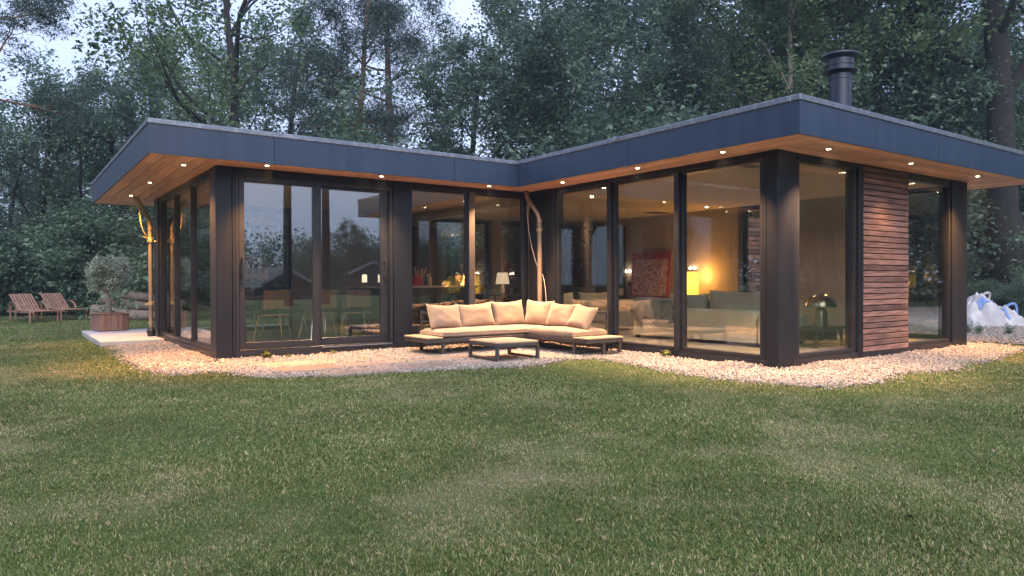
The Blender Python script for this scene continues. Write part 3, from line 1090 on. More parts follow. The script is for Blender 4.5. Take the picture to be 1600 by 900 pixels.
so1 = sofa_module('sofa_platform', 'taupe metal sofa platform along the front windows, wooden shelf at its free end', 5.03, 6.79, 9.20, 9.95, 1, 'x')
for k in range(3):
    q = MB()
    q.box(5.025, 5.285, 9.195 + k * .254, 9.195 + k * .254 + .248, 0.266, .287, 0, .003)
    q.build('shelf_plank', M['tabletop'], so1)
q = MB()
for z in (.46, .60):
    q.box(5.32, 7.48, 9.925, 9.945, z, z + .04)
for x in (5.34, 6.4, 7.46):
    q.box(x - .02, x + .02, 9.947, 9.967, .26, .66)
q.build('backrest', M['taupe'], so1)
so2 = sofa_module('sofa_platform', 'taupe metal sofa platform along the right wing windows, wooden shelf towards the lawn', 6.80, 7.52, 7.72, 9.95, 1, 'y')
for k in range(3):
    q = MB()
    q.box(6.795 + k * .243, 6.795 + k * .243 + .238, 7.715, 8.03, 0.266, .287, 0, .003)
    q.build('shelf_plank', M['tabletop'], so2)
q = MB()
for z in (.46, .60):
    q.box(7.495, 7.515, 8.06, 9.9, z, z + .04)
for y in (8.08, 9.0, 9.9):
    q.box(7.517, 7.535, y - .02, y + .02, .26, .66)
q.build('backrest', M['taupe'], so2)


def pad(cx_, cy_, z0, wx, wy, h, seed, label, name='seat_cushion'):
    """Flat box cushion with rounded rim and slightly crowned, uneven top."""
    nx, ny = 26, 14
    rr = np.random.default_rng(seed)
    vs, fs = [], []
    u = np.linspace(-1, 1, nx)
    v = np.linspace(-1, 1, ny)
    ph = rr.uniform(0, 6, 4)
    for lay in (0, 1):
        for j in range(ny):
            for i in range(nx):
                e = min((1 - abs(u[i])) * wx / 2, (1 - abs(v[j])) * wy / 2)
                k = min(1, e / .035)
                drop = (1 - math.sqrt(max(0, 1 - (1 - k) ** 2))) * .03
                wob = .004 * math.sin(u[i] * 7 + ph[0]) * math.sin(v[j] * 5 + ph[1]) + .003 * math.sin(u[i] * 13 + ph[2] + v[j] * 4)
                z = z0 + h - drop + wob + .012 * (1 - u[i] ** 2) * (1 - v[j] ** 2) if lay else z0 + drop
                ins = .006 * (1 if lay == 0 else 1)
                vs.append((cx_ + u[i] * (wx / 2 - ins * (1 - k)), cy_ + v[j] * (wy / 2 - ins * (1 - k)), z))
    N_ = nx * ny
    for j in range(ny - 1):
        for i in range(nx - 1):
            a = j * nx + i
            fs.append((N_ + a, N_ + a + 1, N_ + a + nx + 1, N_ + a + nx))
            fs.append((a + nx, a + nx + 1, a + 1, a))
    rim = [i for i in range(nx)] + [j * nx + nx - 1 for j in range(1, ny)] + [(ny - 1) * nx + i for i in range(nx - 2, -1, -1)] + [j * nx for j in range(ny - 2, 0, -1)]
    for a, b in zip(rim, rim[1:] + rim[:1]):
        fs.append((a, b, N_ + b, N_ + a))
    mb = MB()
    mb.add(vs, fs)
    o = mb.build(name, M['beige'], org=(cx_, cy_, z0), smooth=True, angle=50)
    return tag(o, label, 'cushion', 'seat cushions of the corner sofa')

pad(6.395, 9.575, .266, 2.21, .75, .115, 1, 'long flat beige seat cushion lying along the front windows, corner included')
pad(7.15, 8.615, .266, .71, 1.16, .115, 2, 'long flat beige seat cushion lying along the right wing windows')


def scatter_cushion(loc, rot, w_, h_, t_, seed, label, mat=None, group='loose back cushions of the corner sofa', name='back_cushion', cat='cushion'):
    """Stuffed cushion: puffed middle, pinched seams, pointed corners, creases."""
    rr = np.random.default_rng(seed)
    n = 22
    u = np.linspace(-1, 1, n)
    ph = rr.uniform(0, 6.28, 8)
    vs, fs = [], []
    for s_ in (1, -1):
        for j in range(n):
            for i in range(n):
                a, b = u[i], u[j]
                x = a * w_ / 2 * (1 - .055 * (1 - b * b) * abs(a) ** 3 + .02 * (abs(b) ** 4))
                y = b * h_ / 2 * (1 - .07 * (1 - a * a) * abs(b) ** 3 + .02 * (abs(a) ** 4))
                p = max(0, (1 - a ** 4) * (1 - b ** 4)) ** .55
                c = .0
                edge = (1 - p)
                c += .0035 * math.sin(a * 9 + ph[0] + 2 * b) * edge + .003 * math.sin(b * 11 + ph[1] - 3 * a) * edge
                c += .008 * math.sin(a * 3.1 + ph[2]) * math.sin(b * 2.7 + ph[3])
                c += .0012 * math.sin((a + b) * 8 + ph[4]) * p + .007 * (vnoise(np.array([a * 2.2 + seed * 3.1 + 40]), np.array([b * 3.0 + 40]))[0] - .5)
                z = s_ * (t_ / 2 * p + c * min(1, p * 3))
                y -= .03 * h_ * (1 - a * a) * (b > 0) * b * rr.uniform(.95, 1.0)
                vs.append((x, y, z))
    N_ = n * n
    for j in range(n - 1):
        for i in range(n - 1):
            a = j * n + i
            fs.append((a, a + 1, a + n + 1, a + n))
            fs.append((N_ + a + n, N_ + a + n + 1, N_ + a + 1, N_ + a))
    mb = MB()
    mb.add(vs, fs)
    o = mb.build(name, mat or M['beige'], smooth=True, angle=180)
    bm = bmesh.new()
    bm.from_mesh(o.data)
    bmesh.ops.remove_doubles(bm, verts=bm.verts, dist=.0008)
    bmesh.ops.recalc_face_normals(bm, faces=bm.faces)
    bm.to_mesh(o.data)
    bm.free()
    o.location = loc
    o.rotation_euler = rot
    return tag(o, label, cat, group)

# cushion local axes: x = width, y = height, z = thickness; stand upright then lean back
def back_cushion(x, y, face, w_, h_, lean, roll, yaw, seed, label):
    """face: angle of the cushion's front normal about Z (0 = towards -Y)."""
    m_ = Matrix.Rotation(face + yaw, 3, 'Z') @ Matrix.Rotation(R(90) - lean, 3, 'X') @ Matrix.Rotation(roll, 3, 'Z')
    z = .385 + math.cos(lean) * h_ / 2 + abs(math.sin(roll)) * w_ * .22 - .012
    return scatter_cushion((x, y, z), m_.to_euler(), w_, h_, .17, seed, label)

BW = .40
back_cushion(5.60, 9.70, 0, .60, .40, R(20), R(-2), R(6), 11, 'beige back cushion at the shelf end of the sofa by the front windows')
back_cushion(6.20, 9.74, 0, .66, .40, R(18), R(3), R(-4), 12, 'wide beige back cushion second from the shelf at the front windows')
back_cushion(6.86, 9.76, 0, .62, .42, R(12), R(2), R(-1), 13, 'beige back cushion nearest the sofa corner on the front window side')
back_cushion(7.26, 9.44, R(-90), .62, .43, R(12), R(-1), R(8), 14, 'beige back cushion just right of the sofa corner, creased front')
back_cushion(7.30, 8.90, R(-90), .58, .40, R(18), R(-2), R(6), 15, 'beige back cushion in the middle of the right wing side')
back_cushion(7.27, 8.36, R(-90), .58, .40, R(30), R(-5), R(-8), 16, 'beige back cushion slumped at the lawn end of the sofa')

# coffee table
ct = empty('coffee_table', (5.71, 8.24, 0), 'low square coffee table with a planked top and taupe metal legs', 'table')
c4 = [(5.44, 8.60), (5.31, 7.86), (5.985, 7.88), (6.115, 8.64)]
cc = Vector((sum(p[0] for p in c4) / 4, sum(p[1] for p in c4) / 4, 0))
ang = math.atan2(c4[2][1] - c4[1][1], c4[2][0] - c4[1][0]) - R(4)
rot = Matrix.Rotation(ang, 3, 'Z')
def tl(x, y, z): return cc + rot @ Vector((x, y, 0)) + Vector((0, 0, z))
q = MB()
for a, b in (((-.33, -.36), (.33, -.36)), ((.33, -.36), (.33, .36)), ((.33, .36), (-.33, .36)), ((-.33, .36), (-.33, -.36))):
    q.bar(tl(*a, .245), tl(*b, .245), .04, .05, bev=.004)
q.build('frame', M['taupe'], ct)
for sx in (-1, 1):
    q = MB()
    for sy in (-1, 1):
        q.bar(tl(sx * .329, sy * .359, .035), tl(sx * .329, sy * .359, .222), .044, .044, bev=.004)
    q.bar(tl(sx * .328, -.335, .056), tl(sx * .328, .335, .056), .038, .03, bev=.004)
    q.build('leg', M['taupe'], ct)
for k in range(5):
    q = MB()
    q.obox(tl(0, -.292 + k * .146, .281), rot, (.69, .142, .018), 0, .003)
    q.build('top_plank', M['tabletop'], ct)


# ------------------------------------------------------------------ living room behind the glass
FZ = ZFL
def soft_block(mb, x0, x1, y0, y1, z0, z1, r_=.07):
    """Upholstered block with rounded vertical and top edges."""
    n = 5
    xs = [x0 + r_ * (1 - math.cos(math.pi / 2 * k / n)) for k in range(n + 1)]
    prof = [(0, z0)] + [(r_ * (1 - math.cos(math.pi / 2 * k / n)), z1 - r_ + r_ * math.sin(math.pi / 2 * k / n)) for k in range(n + 1)]
    rings = []
    for ins, z in prof:
        ring_ = []
        rr_ = max(r_ - ins * .6, .01)
        a0, a1, b0, b1 = x0 + ins, x1 - ins, y0 + ins, y1 - ins
        for cx_, cy_, s_ in ((a1 - rr_, b1 - rr_, 0), (a0 + rr_, b1 - rr_, 1), (a0 + rr_, b0 + rr_, 2), (a1 - rr_, b0 + rr_, 3)):
            for k in range(5):
                a = math.pi / 2 * (s_ + k / 4)
                ring_.append((cx_ + rr_ * math.cos(a), cy_ + rr_ * math.sin(a), z))
        rings.append(ring_)
    vs = [p for r0 in rings for p in r0]
    m_ = len(rings[0])
    fs = []
    for i in range(len(rings) - 1):
        for k in range(m_):
            fs.append((i * m_ + k, i * m_ + (k + 1) % m_, (i + 1) * m_ + (k + 1) % m_, (i + 1) * m_ + k))
    fs.append(tuple(reversed(range(m_))))
    fs.append(tuple((len(rings) - 1) * m_ + k for k in range(m_)))
    mb.add(vs, fs)

so = empty('sofa', (9.5, 7.4, FZ), 'large pale upholstered sofa seen from behind through the right wing windows', 'sofa')
q = MB(); soft_block(q, 8.95, 9.2, 6.46, 8.75, FZ + .06, .665, .06); q.build('backrest', M['sofa_in'], so, smooth=True)
q = MB(); soft_block(q, 9.21, 10.0, 6.46, 8.75, FZ + .06, .52, .06); q.build('seat', M['sofa_in'], so, smooth=True)
q = MB(); soft_block(q, 8.95, 10.0, 8.76, 8.98, FZ + .06, .62, .08); q.build('arm', M['sofa_in'], so, smooth=True)
q = MB(); soft_block(q, 8.95, 10.0, 6.25, 6.45, FZ + .06, .62, .08); q.build('arm', M['sofa_in'], so, smooth=True)
q = MB()
for x in (9.02, 9.9):
    for y in (6.33, 8.9):
        q.box(x - .03, x + .03, y - .03, y + .03, FZ, FZ + .062)
q.build('foot', M['black'], so)
so_b = empty('sofa', (9.6, 10.6, FZ), 'pale upholstered sofa further inside, set across the room', 'sofa')
q = MB(); soft_block(q, 8.5, 11.4, 11.1, 11.35, FZ + .05, .72, .06); q.build('backrest', M['sofa_in'], so_b, smooth=True)
q = MB(); soft_block(q, 8.5, 11.4, 10.3, 11.09, FZ + .05, .52, .06); q.build('seat', M['sofa_in'], so_b, smooth=True)
q = MB(); soft_block(q, 8.28, 8.49, 10.3, 11.35, FZ + .05, .64, .08); q.build('arm', M['sofa_in'], so_b, smooth=True)
def inside_cushion(loc, w_, h_, face, lean, seed, label, mat=None):
    m_ = Matrix.Rotation(face, 3, 'Z') @ Matrix.Rotation(R(90) - lean, 3, 'X')
    return scatter_cushion(loc, m_.to_euler(), w_, h_, .2, seed, label, mat or M['sofa_in'], 'cushions on the sofas indoors', 'sofa_cushion')
inside_cushion((9.28, 7.0, .73), 1.15, .46, R(90), R(-10), 21, 'long pale cushion standing above the sofa back in the nearest window')
inside_cushion((9.28, 8.0, .70), .85, .42, R(90), R(-10), 22, 'pale cushion on the sofa just right of the fur throw')
inside_cushion((8.95, 11.0, .68), .8, .44, 0, R(12), 23, 'pale cushion on the inner sofa left of the thick mullion')
inside_cushion((9.9, 11.0, .68), .8, .44, 0, R(12), 24, 'pale cushion on the inner sofa right of the thick mullion')
inside_cushion((9.42, 6.75, .74), .5, .5, R(70), R(-18), 25, 'dark cushion peeping over the sofa back under the lit lamp', M['fur'])
inside_cushion((9.45, 7.35, .74), .5, .46, R(100), R(-18), 26, 'dark cushion lying behind the pale one right of the lit lamp', M['fur'])
# fur throw draped over the sofa back
n1, n2 = 30, 22
vs, fs = [], []
prng = np.random.default_rng(5)
for j in range(n2):
    for i in range(n1):
        y = 7.95 + .98 * i / (n1 - 1)
        s_ = j / (n2 - 1)
        if s_ < .35: x, z = 8.93, .45 + s_ / .35 * .25
        elif s_ < .6: x, z = 8.93 + (s_ - .35) / .25 * .3, .70 + .06 * math.sin((s_ - .35) / .25 * math.pi)
        else: x, z = 9.24 + (s_ - .6) * .7, .70 - (s_ - .6) * .3
        z += .05 * vnoise(np.array([y * 7.]), np.array([s_ * 8.]))[0] + prng.uniform(-.01, .01) - (.05 * math.sin(i * .6) if s_ < .1 else 0)
        x += -.03 * vnoise(np.array([y * 9. + 5]), np.array([s_ * 9.]))[0] + prng.uniform(-.01, .01)
        vs.append((x, y + .03 * math.sin(s_ * 9), z))
for j in range(n2 - 1):
    for i in range(n1 - 1):
        a = j * n1 + i
        fs.append((a, a + 1, a + n1 + 1, a + n1))
q = MB(); q.add(vs, fs)
th = q.build('fur_throw', M['fur'], org=(9.0, 8.4, .6), smooth=True, angle=180)
so_m = th.modifiers.new('thickness', 'SOLIDIFY'); so_m.thickness = .04
tag(th, 'dark grey fur throw draped over the back of the pale sofa', 'throw')

q = MB(); q.box(9.3, 12.2, 6.2, 10.2, FZ, FZ + .015)
tag(q.build('rug', M['rug'], org=(10.6, 8.2, FZ)), 'large pale rug on the living room floor', 'rug')

# glowing box lamp by the right wall, on a low cabinet
q = MB()
lc = empty('cabinet', (12.3, 11.2, FZ), 'long low cabinet along the tan wall under the lamp', 'cabinet')
q.box(12.08, 12.51, 9.7, 12.5, FZ + .06, .72, 0, .006); q.build('body', M['dark'], lc)
for k in range(4):
    q = MB(); q.box(12.062, 12.078, 9.71 + k * .70, 9.71 + k * .70 + .685, FZ + .07, .71, 0, .003); q.build('door', M['dark'], lc)
m, N, L = new_mat('lit_lamp_shade')
out = N.new('ShaderNodeOutputMaterial'); e = N.new('ShaderNodeEmission'); tcn = N.new('ShaderNodeTexCoord'); sx_ = N.new('ShaderNodeSeparateXYZ'); rp = N.new('ShaderNodeValToRGB')
L.new(tcn.outputs['Generated'], sx_.inputs[0]); L.new(sx_.outputs['Z'], rp.inputs['Fac'])
rp.color_ramp.elements[0].color = (.85, .42, .04, 1); rp.color_ramp.elements[1].color = (.85, .42, .05, 1)
e3 = rp.color_ramp.elements.new(.58); e3.color = (1.0, .62, .06, 1)
L.new(rp.outputs['Color'], e.inputs['Color']); e.inputs['Strength'].default_value = 1.5; L.new(e.outputs[0], out.inputs[0])
M['lampshade'] = m
lp = empty('table_lamp', (12.3, 10.6, .72), 'glowing yellow box-shaped lamp against the tan wall', 'lamp')
q = MB(); q.box(12.16, 12.44, 10.42, 10.80, .74, 1.315, 0, .01); q.build('lamp_shade', M['lampshade'], lp)
q = MB(); q.box(12.14, 12.46, 10.40, 10.82, .721, .738, 0, .004); q.build('base', M['black'], lp)
light('lamp_light', 'POINT', (12.30, 10.25, 1.25), 15, (1.0, .42, .08), shadow_soft_size=.12)
light('lamp_light', 'POINT', (12.0, 10.6, 1.05), 6, (1.0, .45, .10), shadow_soft_size=.12)

# framed print leaning on the wall: plain abstract marks only
m, N, L = new_mat('abstract_print')
out = N.new('ShaderNodeOutputMaterial'); b = N.new('ShaderNodeBsdfPrincipled'); b.inputs['Roughness'].default_value = .5
tcn = N.new('ShaderNodeTexCoord'); wv = N.new('ShaderNodeTexNoise'); wv.inputs['Scale'].default_value = 4.2; wv.inputs['Detail'].default_value = 1; wv.inputs['Distortion'].default_value = 1.2
L.new(tcn.outputs['Object'], wv.inputs['Vector'])
rp = N.new('ShaderNodeValToRGB'); rp.color_ramp.interpolation = 'CONSTANT'
ee = rp.color_ramp.elements
ee[0].position, ee[0].color = 0, (.50, .36, .36, 1)
ee[1].position, ee[1].color = .44, (.22, .02, .05, 1)
for p_, c_ in ((.475, (.50, .36, .36, 1)), (.53, (.22, .02, .05, 1)), (.565, (.50, .36, .36, 1)), (.66, (.36, .03, .09, 1))):
    en = ee.new(p_); en.color = c_
L.new(wv.outputs['Fac'], rp.inputs['Fac']); L.new(rp.outputs['Color'], b.inputs['Base Color']); L.new(b.outputs[0], out.inputs[0])
M['print'] = m
M['printred'] = pmat('print_red', (.30, .02, .06), .5)
pt = empty('framed_print', (12.40, 11.85, .73), 'large red and white abstract print leaning against the tan wall', 'picture')
lean = Matrix.Rotation(R(5), 3, 'Y')
pc = Vector((12.42, 11.84, 1.27))
q = MB(); q.obox(pc, lean, (.03, 1.22, 1.06), 0, .004); q.build('backing', M['printred'], pt)
q = MB(); q.obox(pc + lean @ Vector((-.018, .0, -.07)), lean, (.006, 1.08, .86)); q.build('artwork', M['print'], pt)
q = MB(); q.box(12.34, 12.40, 12.62, 12.84, .73, .99, 0, .004)
q2 = empty('photo_frame', (12.37, 12.7, .72), 'small photo frame standing beside the red print', 'photo frame')
q.build('frame', M['dark'], q2)
q = MB(); q.box(12.333, 12.339, 12.65, 12.81, .77, .95); q.build('photograph', M['paper'], q2)
# small dark picture at the far end of the wall
tv = empty('wall_picture', (12.5, 14.55, 1.3), 'dark blue picture hanging at the far end of the tan wall', 'picture')
q = MB(); q.box(12.47, 12.515, 14.2, 14.85, .98, 1.72, 0, .004); q.build('frame', M['black'], tv)
q = MB(); q.box(12.462, 12.469, 14.24, 14.81, 1.02, 1.68); q.build('print', M['screen'], tv)
for y in (12.60,):
    sc_ = empty('wall_sconce', (12.5, y, 1.3), 'small twin-bulb wall light left of the red print', 'lamp')
    q = MB(); q.box(12.49, 12.515, y - .05, y + .05, 1.0, 1.1); q.build('plate', M['black'], sc_)
    for dy in (-.06, .06):
        q = MB(); q.lathe((12.44, y + dy, 1.36), [(.01, -.03), (.028, 0), (.01, .03)], 10); q.build('bulb', M['ispot'], sc_, smooth=True)
# glowing bulbs stand in for pendant-like reflections above the lamp
q2 = empty('reflection_bulbs', (12.45, 10.62, 1.32), 'twin glowing bulbs imitating reflections just above the glowing lamp', 'reflection')
for dy in (-.05, .07):
    q = MB(); q.lathe((12.47, 10.62 + dy, 1.40), [(.008, -.03), (.022, 0), (.008, .035)], 10); q.build('reflection_glow', M['ispot'], q2, smooth=True)
q = MB(); q.box(12.46, 12.50, 10.50, 10.76, 1.345, 1.365); q.build('bar', M['black'], q2)

# mushroom lamp on a side table in the end window
ml = empty('mushroom_lamp', (9.94, 6.02, .42), 'brushed brass mushroom lamp with dome shade in the end window', 'lamp')
q = MB(); q.lathe((9.94, 6.02, 0), [(.088, .421), (.088, .62), (.08, .66), (.05, .70), (.02, .71)], 24); q.build('base', M['brass'], ml, smooth=True)
q = MB(); q.lathe((9.94, 6.02, 0), [(.205, .712), (.218, .714), (.216, .745), (.196, .80), (.158, .855), (.10, .90), (.05, .918), (.005, .923)], 32); q.build('shade', M['brass'], ml, smooth=True)
stb = empty('side_table', (9.95, 6.05, FZ), 'dark side table carrying the mushroom lamp', 'table')
q = MB(); q.box(9.45, 10.30, 5.80, 6.30, .39, .42, 0, .006); q.build('top', M['dark'], stb)
for x, y in ((9.5, 5.85), (9.5, 6.25), (10.22, 5.85), (10.22, 6.25)):
    q = MB(); q.bar((x, y, FZ), (x + (.05 if x < 9.9 else -.05), y, .388), .035, .035); q.build('leg', M['dark'], stb)
bk = empty('side_shelf', (10.9, 6.5, FZ), 'small dark shelf low on the tan wall right of the mushroom lamp', 'shelf')
q = MB(); q.box(10.6, 11.1, 6.4, 6.7, .30, .36, 0, .004); q.build('board', M['dark'], bk)
for x in (10.65, 11.05):
    q = MB(); q.box(x - .02, x + .02, 6.42, 6.68, FZ, .299); q.build('leg', M['dark'], bk)
# low chair in the right end window
ch = empty('lounge_chair', (11.6, 5.9, FZ), 'low chair with curved arm in the right end window', 'chair')
q = MB(); q.tube(elbow([(11.2, 5.75, FZ), (11.2, 5.75, .46), (11.75, 5.75, .42), (11.85, 5.75, FZ)], .08), .022, 8); q.build('arm', M['seatwood'], ch, smooth=True)
q = MB(); q.tube(elbow([(11.2, 6.3, FZ), (11.2, 6.3, .46), (11.75, 6.3, .42), (11.85, 6.3, FZ)], .08), .022, 8); q.build('arm', M['seatwood'], ch, smooth=True)
q = MB(); soft_block(q, 11.22, 11.8, 5.79, 6.26, .28, .38, .03); q.build('seat', M['sofa_in'], ch, smooth=True)
q = MB(); q.obox(Vector((11.22, 6.02, .58)), Matrix.Rotation(R(-14), 3, 'Y'), (.07, .46, .46), 0, .02); q.build('backrest', M['sofa_in'], ch)

# ------------------------------------------------------------------ kitchen and dining room
kc = empty('kitchen_counter', (6.2, 12.2, FZ), 'kitchen counter with thin pale worktop behind the corner windows', 'counter')
q = MB(); q.box(5.2, 7.7, 12.0, 12.65, 1.0, 1.035, 0, .004); q.build('worktop', M['tabletop'], kc)
for x in (5.25, 6.25, 7.55):
    q = MB(); q.box(x, x + .12, 12.05, 12.6, FZ, .998); q.build('leg', M['taupe'], kc)
q = MB(); q.box(5.38, 6.2, 12.3, 12.6, FZ + .1, .997, 0, .004); q.build('cupboard', M['dark'], kc)
fr = empty('tall_cabinet', (7.9, 14.4, FZ), 'tall dark cabinet beside the back window', 'cabinet')
q = MB(); q.box(7.42, 8.12, 14.2, 14.85, FZ, 2.33, 0, .006); q.build('body', M['dark'], fr)
q = MB(); q.box(7.43, 7.765, 14.18, 14.197, FZ + .05, 2.31, 0, .003); q.build('door', M['dark'], fr)
q = MB(); q.box(7.775, 8.11, 14.18, 14.197, FZ + .05, 2.31, 0, .003); q.build('door', M['dark'], fr)
up = empty('utensil_pot', (6.42, 12.15, 1.036), 'red pot full of wooden utensils on the kitchen counter', 'pot')
q = MB(); q.lathe((6.42, 12.15, 0), [(.10, 1.036), (.115, 1.06), (.12, 1.22), (.112, 1.225)], 20); q.build('pot', M['redpot'], up, smooth=True)
ru = random.Random(4)
for k in range(9):
    a, t_ = ru.uniform(0, 6.28), ru.uniform(.05, .14)
    q = MB(); p0, p1 = Vector((6.42 + .05 * math.cos(a), 12.15 + .05 * math.sin(a), 1.1)), Vector((6.42 + (t_ + .05) * math.cos(a), 12.15 + (t_ + .05) * math.sin(a), ru.uniform(1.30, 1.40)))
    q.tube([p0, p1], [.008, .014], 6); q.build('utensil', M['utensil'], up)
bo = MB(); bo.lathe((6.72, 12.2, 0), [(.04, 1.036), (.042, 1.18), (.018, 1.22), (.016, 1.28), (.02, 1.285)], 14)
tag(bo.build('bottle', M['utensil'], org=(6.72, 12.2, 1.036), smooth=True), 'amber bottle next to the red utensil pot', 'bottle')
bo = MB(); bo.lathe((7.35, 12.2, 0), [(.045, 1.036), (.05, 1.10), (.045, 1.24), (.04, 1.25)], 14)
tag(bo.build('jar', M['utensil'], org=(7.35, 12.2, 1.036), smooth=True), 'tall coppery jar alone on the right of the counter', 'jar')
# white shade lamp further back
wl_ = empty('table_lamp', (9.33, 13.5, .82), 'small lamp with off-white drum shade deep in the room', 'lamp')
q = MB(); q.lathe((9.33, 13.5, 0), [(.03, .83), (.06, .86), (.035, 1.0), (.02, 1.06)], 16); q.build('base', M['cable'], wl_, smooth=True)
M['warmshade'] = emat('warm_drum_shade', (1.0, .70, .45), .38)
q = MB(); q.lathe((9.33, 13.5, 0), [(.16, 1.06), (.12, 1.32)], 20); q.build('lamp_shade', M['warmshade'], wl_, smooth=True)
stb2 = empty('side_table', (9.4, 13.5, FZ), 'dark table under the off-white drum lamp', 'table')
q = MB(); q.box(8.9, 9.9, 13.2, 13.8, .79, .82, 0, .004); q.build('top', M['dark'], stb2)
for x in (8.95, 9.85):
    for y in (13.25, 13.75):
        q = MB(); q.box(x - .02, x + .02, y - .02, y + .02, FZ, .789); q.build('leg', M['dark'], stb2)
M['amber'] = emat('amber_glow', (1.0, .38, .10), 1.4)
gl = empty('glow_lamp', (8.2, 13.0, 1.0), 'slim amber glowing lamp behind the thick mullion', 'lamp')
q = MB(); q.lathe((8.12, 12.9, 0), [(.07, 1.03), (.075, 1.06), (.07, 1.42), (.06, 1.45)], 14); q.build('lamp_shade', M['amber'], gl, smooth=True)
q = MB(); q.lathe((8.12, 12.9, 0), [(.09, FZ), (.09, FZ + .02), (.015, FZ + .03), (.015, 1.029)], 12); q.build('stand', M['black'], gl, smooth=True)

# dining table and chairs
dt = empty('dining_table', (3.95, 12.3, FZ), 'long wooden dining table behind the sliding doors', 'table')
q = MB(); q.box(3.0, 5.2, 11.85, 12.75, .83, .87, 0, .01); q.build('top', M['seatwood'], dt)
for x in (3.2, 5.0):
    q = MB(); q.bar((x, 12.0, FZ), (x, 12.15, .829), .05, .05); q.bar((x, 12.6, FZ), (x, 12.45, .829), .05, .05); q.build('leg', M['black'], dt)
def dining_chair(x, y, rz, label):
    t = local_empty('dining_chair', (x, y, FZ), rz, label, 'chair', 'chairs round the dining table')
    q = MB(); q.obox(Vector((0, 0, .45)), Matrix.Rotation(R(-2), 3, 'X'), (.44, .44, .025), 0, .008); q.build('seat', M['seatwood'], t)
    q = MB(); q.obox(Vector((0, -.23, .70)), Matrix.Rotation(R(10), 3, 'X'), (.42, .02, .30), 0, .008); q.build('backrest', M['seatwood'], t)
    for sx in (-1, 1):
        for sy in (-1, 1):
            q = MB(); q.tube([(sx * .17, sy * .17, .436), (sx * .24, sy * .25, 0)], .011, 6); q.build('leg', M['chrome'], t)
    return t
dining_chair(3.5, 11.55, 0, 'dining chair at the door side of the table, near the left jamb')
dining_chair(4.25, 11.55, R(5), 'dining chair at the door side of the table, in the middle')
dining_chair(4.95, 11.62, R(-12), 'dining chair at the door side, beside the dark column')
dining_chair(3.5, 13.05, R(180), 'dining chair across the table, near the left jamb')
dining_chair(4.3, 13.05, R(175), 'dining chair across the table, in the middle')
dining_chair(5.0, 13.0, R(190), 'dining chair across the table, beside the counter')
pic = empty('wall_picture', (4.2, 14.9, 1.4), 'small picture with three dark figures-like strokes behind the sliding door', 'picture')
pic['label'] = 'small tan picture with dark upright strokes behind the sliding door'
q = MB(); q.box(3.9, 4.4, 14.76, 14.79, 1.2, 1.62, 0, .003); q.build('panel', M['paper'], pic)
for x in (4.02, 4.15, 4.28):
    q = MB(); q.lathe((x, 14.755, 0), [(.01, 1.26), (.035, 1.32), (.045, 1.44), (.02, 1.52), (.028, 1.56), (.004, 1.585)], 8); q.build('figure', M['dark'], pic, smooth=True)

